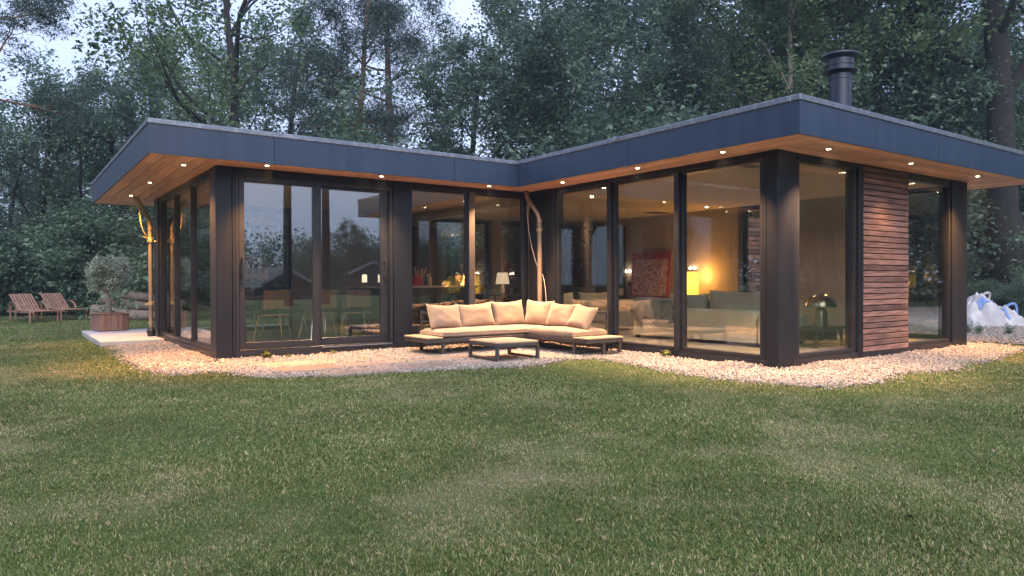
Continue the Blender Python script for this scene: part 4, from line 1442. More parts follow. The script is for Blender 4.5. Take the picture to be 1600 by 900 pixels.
# ------------------------------------------------------------------ vegetation generator
class Tree:
    """Chains of branch points (tubes) and clumps of small leaf quads round the twigs."""

    def __init__(s, seed):
        s.r = np.random.default_rng(seed)
        s.tv, s.tf, s.nv = [], [], 0
        s.lp = []           # leaf clump: centre, spread, count, tint

    def chain(s, pts, rad, n):
        pts = np.asarray(pts, float)
        m = len(pts)
        tan = np.gradient(pts, axis=0)
        tan /= np.linalg.norm(tan, axis=1)[:, None] + 1e-9
        ref = np.array([0, 0, 1.0]) if abs(tan[0][2]) < .9 else np.array([1.0, 0, 0])
        x = np.cross(tan, ref)
        x /= np.linalg.norm(x, axis=1)[:, None] + 1e-9
        y = np.cross(tan, x)
        a = np.arange(n) * 2 * math.pi / n
        ring = pts[:, None, :] + (x[:, None, :] * np.cos(a)[None, :, None] + y[:, None, :] * np.sin(a)[None, :, None]) * np.asarray(rad)[:, None, None]
        s.tv.append(ring.reshape(-1, 3))
        i = np.arange(m - 1)[:, None] * n
        k = np.arange(n)[None, :]
        f = np.stack([i + k, i + (k + 1) % n, i + n + (k + 1) % n, i + n + k], -1).reshape(-1, 4) + s.nv
        s.tf.append(f)
        s.nv += m * n

    def grow(s, p, d, length, rad, level, P):
        r = s.r
        nseg = P['nseg'][level]
        st = length / nseg
        p, d = np.array(p, float), np.array(d, float)
        d /= np.linalg.norm(d)
        pts, rads = [p.copy()], [rad]
        for i in range(nseg):
            d = d + r.normal(0, P['wob'][level], 3) + np.array([0, 0, P['up'][level]])
            d /= np.linalg.norm(d)
            p = p + d * st
            pts.append(p.copy())
            rads.append(rad * (1 - (i + 1) / nseg * P['taper'][level]))
        if rad > P['minr']:
            s.chain(pts, rads, P['sides'][level])
        pts = np.array(pts)
        if level >= P['leaf_from']:
            for q in np.linspace(.35, 1, P['clumps']):
                f = q * nseg
                i = min(int(f), nseg - 1)
                c = pts[i] + (pts[i + 1] - pts[i]) * (f - i)
                s.lp.append((c + r.normal(0, P['cs'] * .5, 3), P['cs'] * r.uniform(.7, 1.25), int(P['nl'] * r.uniform(.5, 1.4)), r.uniform(0, 1)))
        if level + 1 < P['levels']:
            nch = P['nch'][level]
            ga = r.uniform(0, 6.28)
            for k in range(nch):
                t = P['t0'][level] + (1 - P['t0'][level]) * (k + r.uniform(.2, .8)) / nch
                f = t * nseg
                i = min(int(f), nseg - 1)
                c = pts[i] + (pts[i + 1] - pts[i]) * (f - i)
                ax = pts[i + 1] - pts[i]
                ax /= np.linalg.norm(ax)
                ga += 2.4 + r.normal(0, .3)
                ref = np.array([0, 0, 1.0]) if abs(ax[2]) < .9 else np.array([1.0, 0, 0])
                u = np.cross(ax, ref); u /= np.linalg.norm(u)
                v = np.cross(ax, u)
                sp = P['ang'][level] * r.uniform(.75, 1.25)
                nd = ax * math.cos(sp) + (u * math.cos(ga) + v * math.sin(ga)) * math.sin(sp)
                rr_ = rads[i] * P['rr'][level] * r.uniform(.8, 1.1)
                ln = length * P['lr'][level] * r.uniform(.7, 1.25) * (P['prof'](t) if level == 0 else (1.15 - .5 * t))
                s.grow(c, nd, ln, rr_, level + 1, P)

    def trunk_mesh(s, name, mat):
        v = np.concatenate(s.tv)
        f = np.concatenate(s.tf)
        return quad_mesh(name, v, f, mat, smooth=True)

    def leaf_mesh(s, name, mat, size, aspect=.55, flat=.5, squash=.8, droop=0.0):
        r = s.r
        C = np.concatenate([np.repeat(np.array([c]), n, 0) for c, sd, n, t in s.lp if n > 0])
        SD = np.concatenate([np.full(n, sd) for c, sd, n, t in s.lp if n > 0])
        T = np.concatenate([np.full(n, t) for c, sd, n, t in s.lp if n > 0])
        N = len(C)
        off = r.normal(0, 1, (N, 3))
        off /= np.linalg.norm(off, axis=1)[:, None] + 1e-9
        off *= (r.random(N) ** .5)[:, None] * 1.6
        off[:, 2] *= squash
        off[:, 2] -= droop * (off[:, 0] ** 2 + off[:, 1] ** 2)
        ctr = C + off * SD[:, None]
        return leaf_quads(name, ctr, np.clip(T * .75 + r.random(N) * .35, 0, 1), mat, size, aspect, flat, r)


def quad_mesh(name, v, f, mat, smooth=False, tint=None):
    me = bpy.data.meshes.new(name)
    me.vertices.add(len(v))
    me.vertices.foreach_set('co', np.ascontiguousarray(v, np.float32).ravel())
    me.loops.add(f.size)
    me.loops.foreach_set('vertex_index', np.ascontiguousarray(f, np.int32).ravel())
    me.polygons.add(len(f))
    me.polygons.foreach_set('loop_start', np.arange(len(f), dtype=np.int32) * f.shape[1])
    if smooth:
        me.polygons.foreach_set('use_smooth', np.ones(len(f), bool))
    me.update(calc_edges=True)
    if tint is not None:
        a = me.attributes.new('tint', 'FLOAT', 'POINT')
        a.data.foreach_set('value', np.ascontiguousarray(tint, np.float32))
    me.materials.append(mat)
    return me


def leaf_quads(name, ctr, tint, mat, size, aspect, flat, r):
    """Small folded rhombic leaves: flat = 1 lies level, 0 = any direction."""
    N = len(ctr)
    n = r.normal(0, 1, (N, 3)) * (1 - flat * .6)
    n[:, 2] = np.abs(n[:, 2]) + flat
    n /= np.linalg.norm(n, axis=1)[:, None]
    a = r.normal(0, 1, (N, 3))
    u = a - n * (a * n).sum(1)[:, None]
    u /= np.linalg.norm(u, axis=1)[:, None] + 1e-9
    v = np.cross(n, u)
    L_ = (size * r.uniform(.6, 1.4, N))[:, None]
    W_ = L_ * aspect
    p0 = ctr - u * L_ * .5
    p2 = ctr + u * L_ * .5 - n * L_ * .12
    p1 = ctr + v * W_ * .5 + n * L_ * .10 - u * L_ * .05
    p3 = ctr - v * W_ * .5 + n * L_ * .10 - u * L_ * .05
    vv = np.stack([p0, p1, p2, p3], 1).reshape(-1, 3)
    ff = np.arange(N * 4).reshape(N, 4)
    return quad_mesh(name, vv, ff, mat, False, np.repeat(tint, 4))


def P_(**k):
    d = dict(nseg=[9, 7, 5, 4], wob=[.05, .16, .2, .22], up=[.03, .05, .04, .02], taper=[.75, .8, .85, .9], sides=[10, 6, 4, 3], minr=.008,
             leaf_from=2, clumps=3, cs=.45, nl=22, levels=4, nch=[13, 6, 4], t0=[.3, .25, .3], ang=[1.05, .8, .8], rr=[.42, .5, .5], lr=[.5, .5, .5],
             prof=lambda t: .42 + .72 * math.sin(math.pi * min(1, max(0, (t - .15) / .85)) ** .8))
    d.update(k)
    return d


def make_tree(seed, h, r0, P, leafmat_, barkmat, size, aspect=.55, flat=.45, squash=.8, lean=(0, 0), droop=0.0, wiggle=None):
    t = Tree(seed)
    t.grow((0, 0, -.2), (lean[0], lean[1], 1), h, r0, 0, P)
    return t.trunk_mesh('trunk', barkmat), t.leaf_mesh('crown', leafmat_, size, aspect, flat, squash, droop)


KIND = {}
# spreading oak, limbs showing between leaf clumps
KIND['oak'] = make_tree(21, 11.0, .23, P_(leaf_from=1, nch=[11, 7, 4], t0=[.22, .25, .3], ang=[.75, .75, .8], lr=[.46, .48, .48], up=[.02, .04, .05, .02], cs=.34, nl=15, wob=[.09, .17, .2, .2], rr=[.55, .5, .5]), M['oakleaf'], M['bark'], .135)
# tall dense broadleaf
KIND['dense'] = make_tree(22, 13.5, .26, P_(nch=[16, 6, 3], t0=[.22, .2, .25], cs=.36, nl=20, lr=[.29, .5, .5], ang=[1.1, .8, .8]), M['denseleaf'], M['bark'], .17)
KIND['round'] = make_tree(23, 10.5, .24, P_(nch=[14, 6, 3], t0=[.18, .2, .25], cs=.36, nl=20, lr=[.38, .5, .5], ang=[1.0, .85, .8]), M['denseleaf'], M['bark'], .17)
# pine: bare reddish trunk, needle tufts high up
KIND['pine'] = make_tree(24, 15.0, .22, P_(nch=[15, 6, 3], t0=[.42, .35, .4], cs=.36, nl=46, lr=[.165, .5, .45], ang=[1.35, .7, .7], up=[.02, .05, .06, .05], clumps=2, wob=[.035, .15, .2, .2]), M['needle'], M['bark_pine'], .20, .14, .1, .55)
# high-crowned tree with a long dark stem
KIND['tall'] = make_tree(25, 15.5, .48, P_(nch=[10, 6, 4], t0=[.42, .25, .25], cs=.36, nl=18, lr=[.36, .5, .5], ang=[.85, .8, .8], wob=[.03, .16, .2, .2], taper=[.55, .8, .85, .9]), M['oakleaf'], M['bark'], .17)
# thin pale stem
KIND['pale'] = make_tree(26, 13.0, .17, P_(nch=[12, 6, 3], t0=[.38, .3, .3], cs=.4, nl=14, lr=[.24, .5, .5], ang=[1.0, .8, .8], wob=[.05, .18, .2, .2]), M['oakleaf'], M['bark_pale'], .16)
# many-stemmed understorey bush
def make_bush(seed, h, w_, mat, size, n=9, nl=26, cs=.32, flat=.5):
    t = Tree(seed)
    P = P_(levels=3, nseg=[6, 5, 4, 3], nch=[6, 4, 0], t0=[.2, .2, .3], ang=[.9, .8, .8], lr=[.55, .55, .5], leaf_from=1, cs=cs, nl=nl, rr=[.6, .5, .5], wob=[.14, .2, .2, .2], up=[.02, .02, .0, 0], prof=lambda q: 1.1 - .4 * q)
    for k in range(n):
        a = k * 2.4 + t.r.uniform(-.3, .3)
        sp = w_ / h * t.r.uniform(.25, 1.0)
        t.grow((.25 * math.cos(a), .25 * math.sin(a), -.1), (math.cos(a) * sp, math.sin(a) * sp, 1), h * t.r.uniform(.6, 1.0), .045, 0, P)
    return t.trunk_mesh('trunk', M['bark']), t.leaf_mesh('crown', mat, size, .55, flat, .75)
KIND['bush'] = make_bush(31, 3.8, 2.2, M['bushleaf'], .15)
KIND['thicket'] = make_bush(32, 4.6, 2.6, M['denseleaf'], .16, n=12, nl=26, cs=.40)


def plant(kind, name, loc, sc, rz, label, cat='tree', group=None, lean=0.0, scz=None):
    tm, cm = KIND[kind]
    o = bpy.data.objects.new(name, None)
    COL.objects.link(o)
    o.location = loc
    o.scale = (sc, sc, scz or sc)
    o.rotation_euler = (Matrix.Rotation(R(lean), 3, Vector((math.sin(YAW), math.cos(YAW), 0))) @ Matrix.Rotation(rz, 3, 'Z')).to_euler()
    tag(o, label, cat, group)
    for n_, me in (('trunk', tm), ('crown', cm)):
        c = bpy.data.objects.new(n_, me)
        COL.objects.link(c)
        c.parent = o
    return o

GF, GB, GU = 'trees at the front of the wood', 'trees deep in the wood', 'bushes along the edge of the wood'
# ---- trees that show singly
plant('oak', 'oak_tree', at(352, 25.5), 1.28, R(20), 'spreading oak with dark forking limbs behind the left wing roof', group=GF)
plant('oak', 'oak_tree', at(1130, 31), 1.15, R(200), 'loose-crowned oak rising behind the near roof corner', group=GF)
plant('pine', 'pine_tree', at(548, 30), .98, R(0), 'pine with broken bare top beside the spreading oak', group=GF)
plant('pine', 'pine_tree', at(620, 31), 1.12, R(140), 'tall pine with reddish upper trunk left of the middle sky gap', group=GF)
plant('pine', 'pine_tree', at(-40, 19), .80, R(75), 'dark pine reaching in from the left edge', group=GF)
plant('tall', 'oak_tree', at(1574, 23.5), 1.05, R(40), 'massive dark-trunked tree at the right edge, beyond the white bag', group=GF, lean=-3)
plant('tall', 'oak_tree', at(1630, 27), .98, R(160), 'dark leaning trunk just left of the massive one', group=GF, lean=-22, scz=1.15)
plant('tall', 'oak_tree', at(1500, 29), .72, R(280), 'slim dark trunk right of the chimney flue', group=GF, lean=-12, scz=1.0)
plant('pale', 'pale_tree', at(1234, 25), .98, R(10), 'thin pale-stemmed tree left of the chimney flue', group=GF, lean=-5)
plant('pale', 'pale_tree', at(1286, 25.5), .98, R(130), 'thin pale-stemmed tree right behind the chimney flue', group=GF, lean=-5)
plant('round', 'broadleaf_tree', at(905, 26), .92, R(60), 'rounded pale green tree behind the inner roof corner', group=GF)
plant('round', 'broadleaf_tree', at(725, 29), .92, R(170), 'rounded tree below the middle sky gap', group=GF)
plant('dense', 'broadleaf_tree', at(885, 33), 1.12, R(30), 'tall bluish dense tree just right of the middle sky gap', group=GF)
plant('dense', 'broadleaf_tree', at(985, 34), 1.18, R(210), 'tall dense tree above the right wing roof, centre', group=GF)
plant('dense', 'broadleaf_tree', at(1360, 30), 1.1, R(90), 'tall dense tree behind the chimney flue to its right', group=GF)
plant('round', 'broadleaf_tree', at(60, 27), .78, R(300), 'low dark spreading tree behind the loungers', group=GF)
plant('round', 'broadleaf_tree', at(195, 29), .85, R(20), 'dark crooked tree behind the potted olive', group=GF)
plant('dense', 'broadleaf_tree', at(-150, 30), .78, R(80), 'dense dark tree at the left edge behind the loungers', group=GF)
plant('tall', 'broadleaf_tree', at(1665, 27), .85, R(0), 'leafy tree at the right edge over the barn', group=GF)
plant('round', 'broadleaf_tree', at(1455, 26), .8, R(220), 'small leafy tree between the dark trunks on the right', group=GF)
# ---- second and third rows
rr = random.Random(12)
def where(px):
    for lim, t_ in ((-60, 'beyond the left edge'), (250, 'behind the loungers'), (560, 'above the left half of the roof'), (850, 'below the middle sky gap'), (1250, 'above the right wing roof'), (1450, 'behind the chimney flue'), (1700, 'behind the massive trunk at the right')):
        if px < lim:
            return t_
    return 'beyond the right edge'
for i, px in enumerate(range(-420, 2100, 125)):
    gap = -60 < px < 270 or 540 < px < 850
    k = rr.choice(['dense', 'dense', 'round', 'oak'])
    d = rr.uniform(35, 40)
    s_ = {'dense': 1.12, 'round': 1.3, 'oak': 1.15}[k] * rr.uniform(.9, 1.12) * (.55 if gap else .95)
    plant(k, 'broadleaf_tree', at(px + rr.uniform(-25, 25), d), s_, rr.uniform(0, 6.28), 'leafy tree standing deep in the wood, ' + where(px), group='trees deep in the wood ' + where(px))
for i, px in enumerate(range(-500, 2200, 200)):
    gap = -100 < px < 300 or 520 < px < 870
    k = rr.choice(['dense', 'round', 'tall'])
    d = rr.uniform(45, 54)
    s_ = {'dense': 1.25, 'round': 1.45, 'tall': 1.15}[k] * rr.uniform(.9, 1.12) * (.5 if gap else .85)
    plant(k, 'broadleaf_tree', at(px + rr.uniform(-30, 30), d), s_, rr.uniform(0, 6.28), 'leafy tree standing deep in the wood, ' + where(px), group='trees deep in the wood ' + where(px))
# ---- understorey
plant('bush', 'bush', at(128, 26), 1.05, R(10), 'bright green layered bush behind the potted olive', 'bush', GU)
plant('bush', 'bush', at(222, 27.5), .9, R(130), 'bright green bush beside the left downpipe, over the logs', 'bush', GU)
plant('thicket', 'bush', at(20, 26), .75, R(40), 'dark bush behind the left lounger', 'bush', GU)
plant('thicket', 'bush', at(-90, 25), .8, R(150), 'dark bush beyond the left edge of the lawn', 'bush', GU)
for i, px in enumerate((290, 400, 500, 585, 660, 740, 820, 985, 1070, 1160, 1250, 1320)):
    plant('thicket' if i % 3 else 'bush', 'bush', at(px, rr.uniform(22.5, 25)), rr.uniform(.95, 1.25), rr.uniform(0, 6.28), 'leafy bush pressed behind the house, its top showing ' + where(px), 'bush', GU + ' ' + where(px))
plant('bush', 'bush', at(880, 21.5), 1.1, R(70), 'pale rounded bush showing over the inner roof corner', 'bush', GU)
plant('bush', 'bush', at(1668, 21), .75, R(200), 'leafy bush overhanging the barn at the right edge', 'bush', GU)
plant('thicket', 'bush', at(1545, 19.5), .22, R(15), 'low dark bush behind the white bag', 'bush', GU)
plant('thicket', 'bush', at(1606, 18.6), .24, R(95), 'low dark bush right of the white bag', 'bush', GU)

# far wood that closes the gaps between the trees
def far_wood(depth0, depth1, px0, px1, n, zmax, name, seed, fn=at, size=.34):
    r = np.random.default_rng(seed)
    cl = []
    for k in range(n // 60):
        px = r.uniform(px0, px1)
        dd = r.uniform(depth0, depth1)
        zt_ = zmax * (.72 + .28 * vnoise(np.array([px * .012]), np.array([seed * 3.3]))[0])
        c = fn(px, dd)
        cl.append((c.x, c.y, zt_ * r.random() ** .8))
    cl = np.array(cl)
    C = np.repeat(cl, 60, 0) + r.normal(0, .75, (len(cl) * 60, 3))
    C[:, 2] = np.maximum(C[:, 2], .1)
    me = leaf_quads(name, C, np.clip(np.repeat(r.random(len(cl)), 60) * .7 + r.random(len(C)) * .3, 0, 1), M['denseleaf'], size, .6, .4, r)
    o = bpy.data.objects.new(name, me)
    COL.objects.link(o)
    return tag(o, kind='stuff')
far_wood(55, 66, -700, 2400, 36000, 5.5, 'far_woods', 3)

# ferns and undergrowth at the foot of the wood
def undergrowth(name, spots, seed, mat, size=.10):
    r = np.random.default_rng(seed)
    cs, tt = [], []
    for (x, y, h, n) in spots:
        nf = max(4, n // 14)
        a = r.uniform(0, 6.28, nf)
        ln = h * r.uniform(.6, 1.2, nf)
        for k in range(nf):
            t = np.linspace(.15, 1, 14)
            px = x + np.cos(a[k]) * ln[k] * t * .75
            py = y + np.sin(a[k]) * ln[k] * t * .75
            pz = h * (1.5 * t - .95 * t * t) * r.uniform(.6, 1.2) + .02
            c = np.stack([px, py, pz], 1) + r.normal(0, .035, (14, 3))
            cs.append(c)
            tt.append(np.full(14, r.random()))
    C = np.concatenate(cs)
    C[:, 2] = np.maximum(C[:, 2], .015)
    me = leaf_quads(name, C, np.concatenate(tt), mat, size, .42, .7, r)
    o = bpy.data.objects.new(name, me)
    COL.objects.link(o)
    return tag(o, kind='stuff')
r = np.random.default_rng(8)
sp = []
for k in range(620):
    c = at(r.uniform(-320, 330), r.uniform(23.6, 28.5))
    sp.append((c.x, c.y, r.uniform(.35, .85), 60))
for k in range(120):
    c = at(r.uniform(1480, 1760), r.uniform(19.5, 24))
    sp.append((c.x, c.y, r.uniform(.25, .6), 60))
undergrowth('undergrowth', sp, 4, M['fern'], .13)

# dark trunks and thin saplings inside the left wood
for i, (px, d, hh, rad) in enumerate(((30, 28, 7, .12), (95, 27.5, 6, .09), (160, 28, 7, .14), (205, 27, 6, .10), (-30, 27, 7, .13), (235, 28, 6.5, .12))):
    t = Tree(60 + i)
    t.grow((0, 0, -.1), (rr.uniform(-.2, .2), rr.uniform(-.2, .2), 1), hh, rad, 0, P_(levels=2, nch=[5, 0, 0], t0=[.4, .3, .3], lr=[.25, .3, .3], leaf_from=1, nl=26, cs=.5, clumps=3, wob=[.10, .2, .2, .2]))
    KIND['stem'] = (t.trunk_mesh('trunk', M['bark']), t.leaf_mesh('crown', M['denseleaf'], .16))
    plant('stem', 'sapling', at(px, d), 1, 0, 'slim dark sapling among the trees behind the loungers', 'tree', 'saplings behind the loungers')

# ------------------------------------------------------------------ trees and houses behind the viewer, mirrored in the panes
def refl(px, D, z=0.0):
    """Ground point seen mirrored in the front panes at photo column px, D metres beyond them."""
    d = at(px, 1.0)
    k = YA / d.y
    p = Vector((d.x * k, YA, 0))
    u = Vector((d.x, -d.y, 0)).normalized()
    return Vector((p.x + u.x * D, p.y + u.y * D, z))
GR = 'trees on the far side of the lawn, mirrored in the doors'
KIND['stem'] = make_tree(27, 15.5, .46, P_(nch=[7, 6, 3], t0=[.66, .25, .25], cs=.36, nl=14, lr=[.30, .5, .5], ang=[.8, .8, .8], wob=[.03, .16, .2, .2], taper=[.5, .8, .85, .9]), M['oakleaf'], M['bark'], .17)
plant('stem', 'oak_tree', refl(512, 27), .50, R(30), 'lone trunk mirrored in the right sliding door', group=GR, scz=1.15)
plant('stem', 'oak_tree', refl(452, 25), .50, R(200), 'lone tree mirrored in the left sliding door', group=GR, scz=1.05)
for i, px in enumerate(range(-200, 900, 62)):
    if abs(px - 412) < 40:
        continue
    k = rr.choice(['round', 'bush', 'round'])
    plant(k, 'broadleaf_tree', refl(px + rr.uniform(-20, 20), rr.uniform(57, 64)), rr.uniform(.50, .62) if k == 'round' else rr.uniform(1.2, 1.5), rr.uniform(0, 6.28), 'tree of the hedgerow mirrored in the sliding doors', group=GR)
for i, px in enumerate(range(-1500, -200, 130)):
    plant('dense', 'broadleaf_tree', refl(px, rr.uniform(30, 45)), rr.uniform(.7, .9), rr.uniform(0, 6.28), 'tree on the far side of the lawn', group=GR)
for a in range(8):
    p = Vector((30 + a * 4.0 + rr.uniform(-1, 1), -8 - a * 2 + rr.uniform(-2, 2), 0))
    plant(rr.choice(['dense', 'round']), 'broadleaf_tree', p, rr.uniform(.75, 1.0), rr.uniform(0, 6.28), 'tree on the far side of the lawn', group=GR)
for a in range(10):
    p = Vector((-14 - rr.uniform(0, 5), -18 + a * 5 + rr.uniform(-2, 2), 0))
    plant(rr.choice(['dense', 'round']), 'broadleaf_tree', p, rr.uniform(.75, 1.0), rr.uniform(0, 6.28), 'tree on the far side of the lawn', group=GR)

far_wood(58, 66, -900, 1000, 60000, 5.6, 'far_woods', 9, refl, .3)
far_wood(40, 52, -3000, -900, 40000, 7.0, 'far_woods', 10, refl, .3)
def behind_right(px, d):
    a = math.radians(px)
    return Vector((9 + math.sin(a) * d, math.cos(a) * d, 0))
far_wood(34, 44, 55, 136, 100000, 10.0, 'far_woods', 11, behind_right, .42)

def left_side(az, d):
    a = math.radians(az)
    return Vector((2 + math.sin(a) * d, 10 + math.cos(a) * d, 0))
far_wood(32, 42, -125, -42, 90000, 10.0, 'far_woods', 12, left_side, .42)
for a in range(-120, -40, 8):
    plant(rr.choice(['dense', 'round']), 'broadleaf_tree', left_side(a, rr.uniform(24, 31)), rr.uniform(.8, 1.05), rr.uniform(0, 6.28), 'tree of the wood beyond the left end of the lawn', group='trees beyond the left end of the lawn')

def gable_house(name, loc, rz, w_, d_, hw, hr, label, lit):
    t = local_empty(name, loc, rz, label, 'house')
    q = MB(); q.box(-w_ / 2, w_ / 2, -d_ / 2, d_ / 2, 0, hw)
    q.add([(-w_ / 2, -d_ / 2, hw), (w_ / 2, -d_ / 2, hw), (0, -d_ / 2, hr), (-w_ / 2, d_ / 2, hw), (w_ / 2, d_ / 2, hw), (0, d_ / 2, hr)], [(0, 1, 2), (5, 4, 3)])
    q.build('wall', M['barn'], t)
    for s_ in (-1, 1):
        q = MB()
        a, b = Vector((0, 0, hr + .05)), Vector((s_ * (w_ / 2 + .4), 0, hw - .25))
        mid = (a + b) / 2
        dr = (b - a).normalized()
        q.obox(mid, Matrix((dr, Vector((0, 1, 0)), dr.cross(Vector((0, 1, 0))))).transposed(), ((b - a).length, d_ + .6, .12), 0, .01)
        q.build('roof', M['roofing'], t)
        q = MB()
        q.bar((0, d_ / 2 + .34, hr - .02), (s_ * (w_ / 2 + .4), d_ / 2 + .34, hw - .32), .05, .22)
        q.build('barge_board', M['bag'], t)
    for x in lit:
        q = MB(); q.box(x - .27, x + .27, d_ / 2 - .02, d_ / 2 + .03, 1.1, 1.9); f_ = q.build('window', M['frame'], t)
        q = MB(); q.box(x - .22, x + .22, d_ / 2 + .031, d_ / 2 + .036, 1.15, 1.85); q.build('pane', M['fartlight'], f_)
    return t
p = refl(412, 43)
gable_house('garden_shed', p, R(-20), 5.2, 5, 1.0, 2.1, 'dark gabled shed with white edges mirrored in the left sliding door', [])
p = refl(583, 55)
gable_house('distant_house', p, R(20), 3.6, 3, 2.2, 3.0, 'distant house with lit windows mirrored in the right sliding door', [-.75, .65])

# ------------------------------------------------------------------ barn at the right edge
bpos = at(1600, 38)
bn = local_empty('barn', (bpos.x, bpos.y, 0), R(-35), 'dark barn with a low thatched roof behind the right-hand trees', 'barn')
q = MB(); q.box(-9, 9, 0, 8, -.1, 2.25); q.build('wall', M['barn'], bn)
q = MB(); a, b = Vector((0, -1.0, 1.75)), Vector((0, 4.2, 6.0)); dr = (b - a).normalized()
q.obox((a + b) / 2, Matrix((Vector((1, 0, 0)), dr, Vector((1, 0, 0)).cross(dr))).transposed(), (19, (b - a).length, .35), 0, .05); q.build('roof', M['thatch'], bn)
q = MB(); a, b = Vector((0, 9.0, 1.75)), Vector((0, 3.8, 6.0)); dr = (b - a).normalized()
q.obox((a + b) / 2, Matrix((Vector((1, 0, 0)), dr, Vector((1, 0, 0)).cross(dr))).transposed(), (19, (b - a).length, .35), 0, .05); q.build('roof', M['thatch'], bn)

# ------------------------------------------------------------------ loungers
def lounger(loc, rz, label):
    """Local +X runs from head to foot."""
    t = local_empty('sun_lounger', loc, rz, label, 'sun lounger', 'wooden loungers on the lawn')
    for sy in (-1, 1):
        q = MB(); q.box(-.95, .95, sy * .31 - .016, sy * .31 + .016, .27, .335, 0, .004); q.build('side_rail', M['teak'], t)
    for x in (-.62, .82):
        for sy in (-1, 1):
            q = MB(); q.box(x - .028, x + .028, sy * .345 - .018, sy * .345 + .018, 0, .33, 0, .004); q.build('leg', M['teak'], t)
    for k in range(11):
        q = MB(); q.box(-.22 + k * .108, -.22 + k * .108 + .085, -.29, .29, .32, .338, 0, .003); q.build('slat', M['teak'], t)
    a = R(36)
    bx, bz = -.24, .33
    L_ = .80
    top = (bx - math.cos(a) * L_, bz + math.sin(a) * L_)
    for k in range(8):
        y = -.265 + k * .0757
        q = MB(); q.bar((bx, y, bz), (top[0], y, top[1]), .052, .018, bev=.003); q.build('back_slat', M['teak'], t)
    for f in (.06, .97):
        q = MB(); q.bar((bx + (top[0] - bx) * f - .02, -.30, bz + (top[1] - bz) * f - .012), (bx + (top[0] - bx) * f - .02, .30, bz + (top[1] - bz) * f - .012), .05, .03, bev=.003); q.build('back_rail', M['teak'], t)
    for sy in (-1, 1):
        q = MB()
        pts = [(-.62, sy * .36, .52), (-.45, sy * .36, .57), (-.25, sy * .36, .56), (-.05, sy * .36, .48), (.10, sy * .36, .34)]
        for p0, p1 in zip(pts[:-1], pts[1:]):
            q.bar(p0, p1, .05, .026)
        q.bar((-.62, sy * .345, .33), (-.62, sy * .345, .525), .036, .05)
        q.build('arm', M['teak'], t)
    q = MB(); q.bar((top[0] * .75 - .05, -.2, .30), (top[0] * .75 - .05, .2, .30), .03); q.build('prop', M['teak'], t)
    return t
def heading(r_, f_):
    v = Vector((r_ * math.cos(YAW) + f_ * math.sin(YAW), -r_ * math.sin(YAW) + f_ * math.cos(YAW)))
    return math.atan2(v.y, v.x)
l1 = at(50, 20.6)
lounger((l1.x, l1.y, 0), heading(.80, -.60), 'teak sun lounger nearest the left edge of the lawn')
l2 = at(97, 22.0)
lounger((l2.x, l2.y, 0), heading(.80, -.60), 'teak sun lounger nearer the potted olive')
p = at(38, 22.0)
st = local_empty('side_table', (p.x, p.y, 0), 0, 'small wooden table between the two sun loungers', 'table')
q = MB()
q.box(-.28, .28, -.28, .28, .43, .46, 0, .005); q.build('top', M['teak'], st)
for sx in (-1, 1):
    for sy in (-1, 1):
        q = MB(); q.box(sx * .23 - .02, sx * .23 + .02, sy * .23 - .02, sy * .23 + .02, 0, .429); q.build('leg', M['teak'], st)

# ------------------------------------------------------------------ planter and olive tree
px_, py_ = 1.82, 17.3
pl = empty('planter', (px_, py_, .10), 'square wooden planter standing on the pale terrace', 'planter')
n_b = 5
for side in range(4):
    a = side * math.pi / 2
    m3 = Matrix.Rotation(a + R(12), 3, 'Z')
    for k in range(n_b):
        q = MB(); c = Vector((px_, py_, .285)) + m3 @ Vector((-.22 + k * .11, -.275, 0))
        q.obox(c, m3, (.106, .024, .345), 0, .004); q.build('plank', M['planter'], pl)
    q = MB(); c = Vector((px_, py_, .466)) + m3 @ Vector((0, -.278, 0))
    q.obox(c, m3, (.60, .055, .022), 0, .004); q.build('rim', M['planter'], pl)
q = MB(); q.obox(Vector((px_, py_, .41)), Matrix.Rotation(R(12), 3, 'Z'), (.52, .52, .05)); q.build('soil', M['soil'], pl)
t = Tree(77)
t.grow((0, 0, 0), (.02, .0, 1), .95, .042, 0, P_(levels=3, nseg=[6, 5, 4, 3], nch=[16, 5, 0], t0=[.62, .15, .3], ang=[1.0, .8, .8], lr=[.42, .5, .5], leaf_from=1, cs=.10, nl=17, clumps=5, minr=.002, rr=[.4, .5, .5], prof=lambda q_: 1.0, wob=[.05, .15, .2, .2]))
KIND['olive'] = (t.trunk_mesh('trunk', M['bark_pale']), t.leaf_mesh('crown', M['oliveleaf'], .08, .34, .45, 1.0))
plant('olive', 'olive_tree', (px_, py_, .43), .9, 0, 'small round-headed olive tree growing in the wooden planter', 'tree')

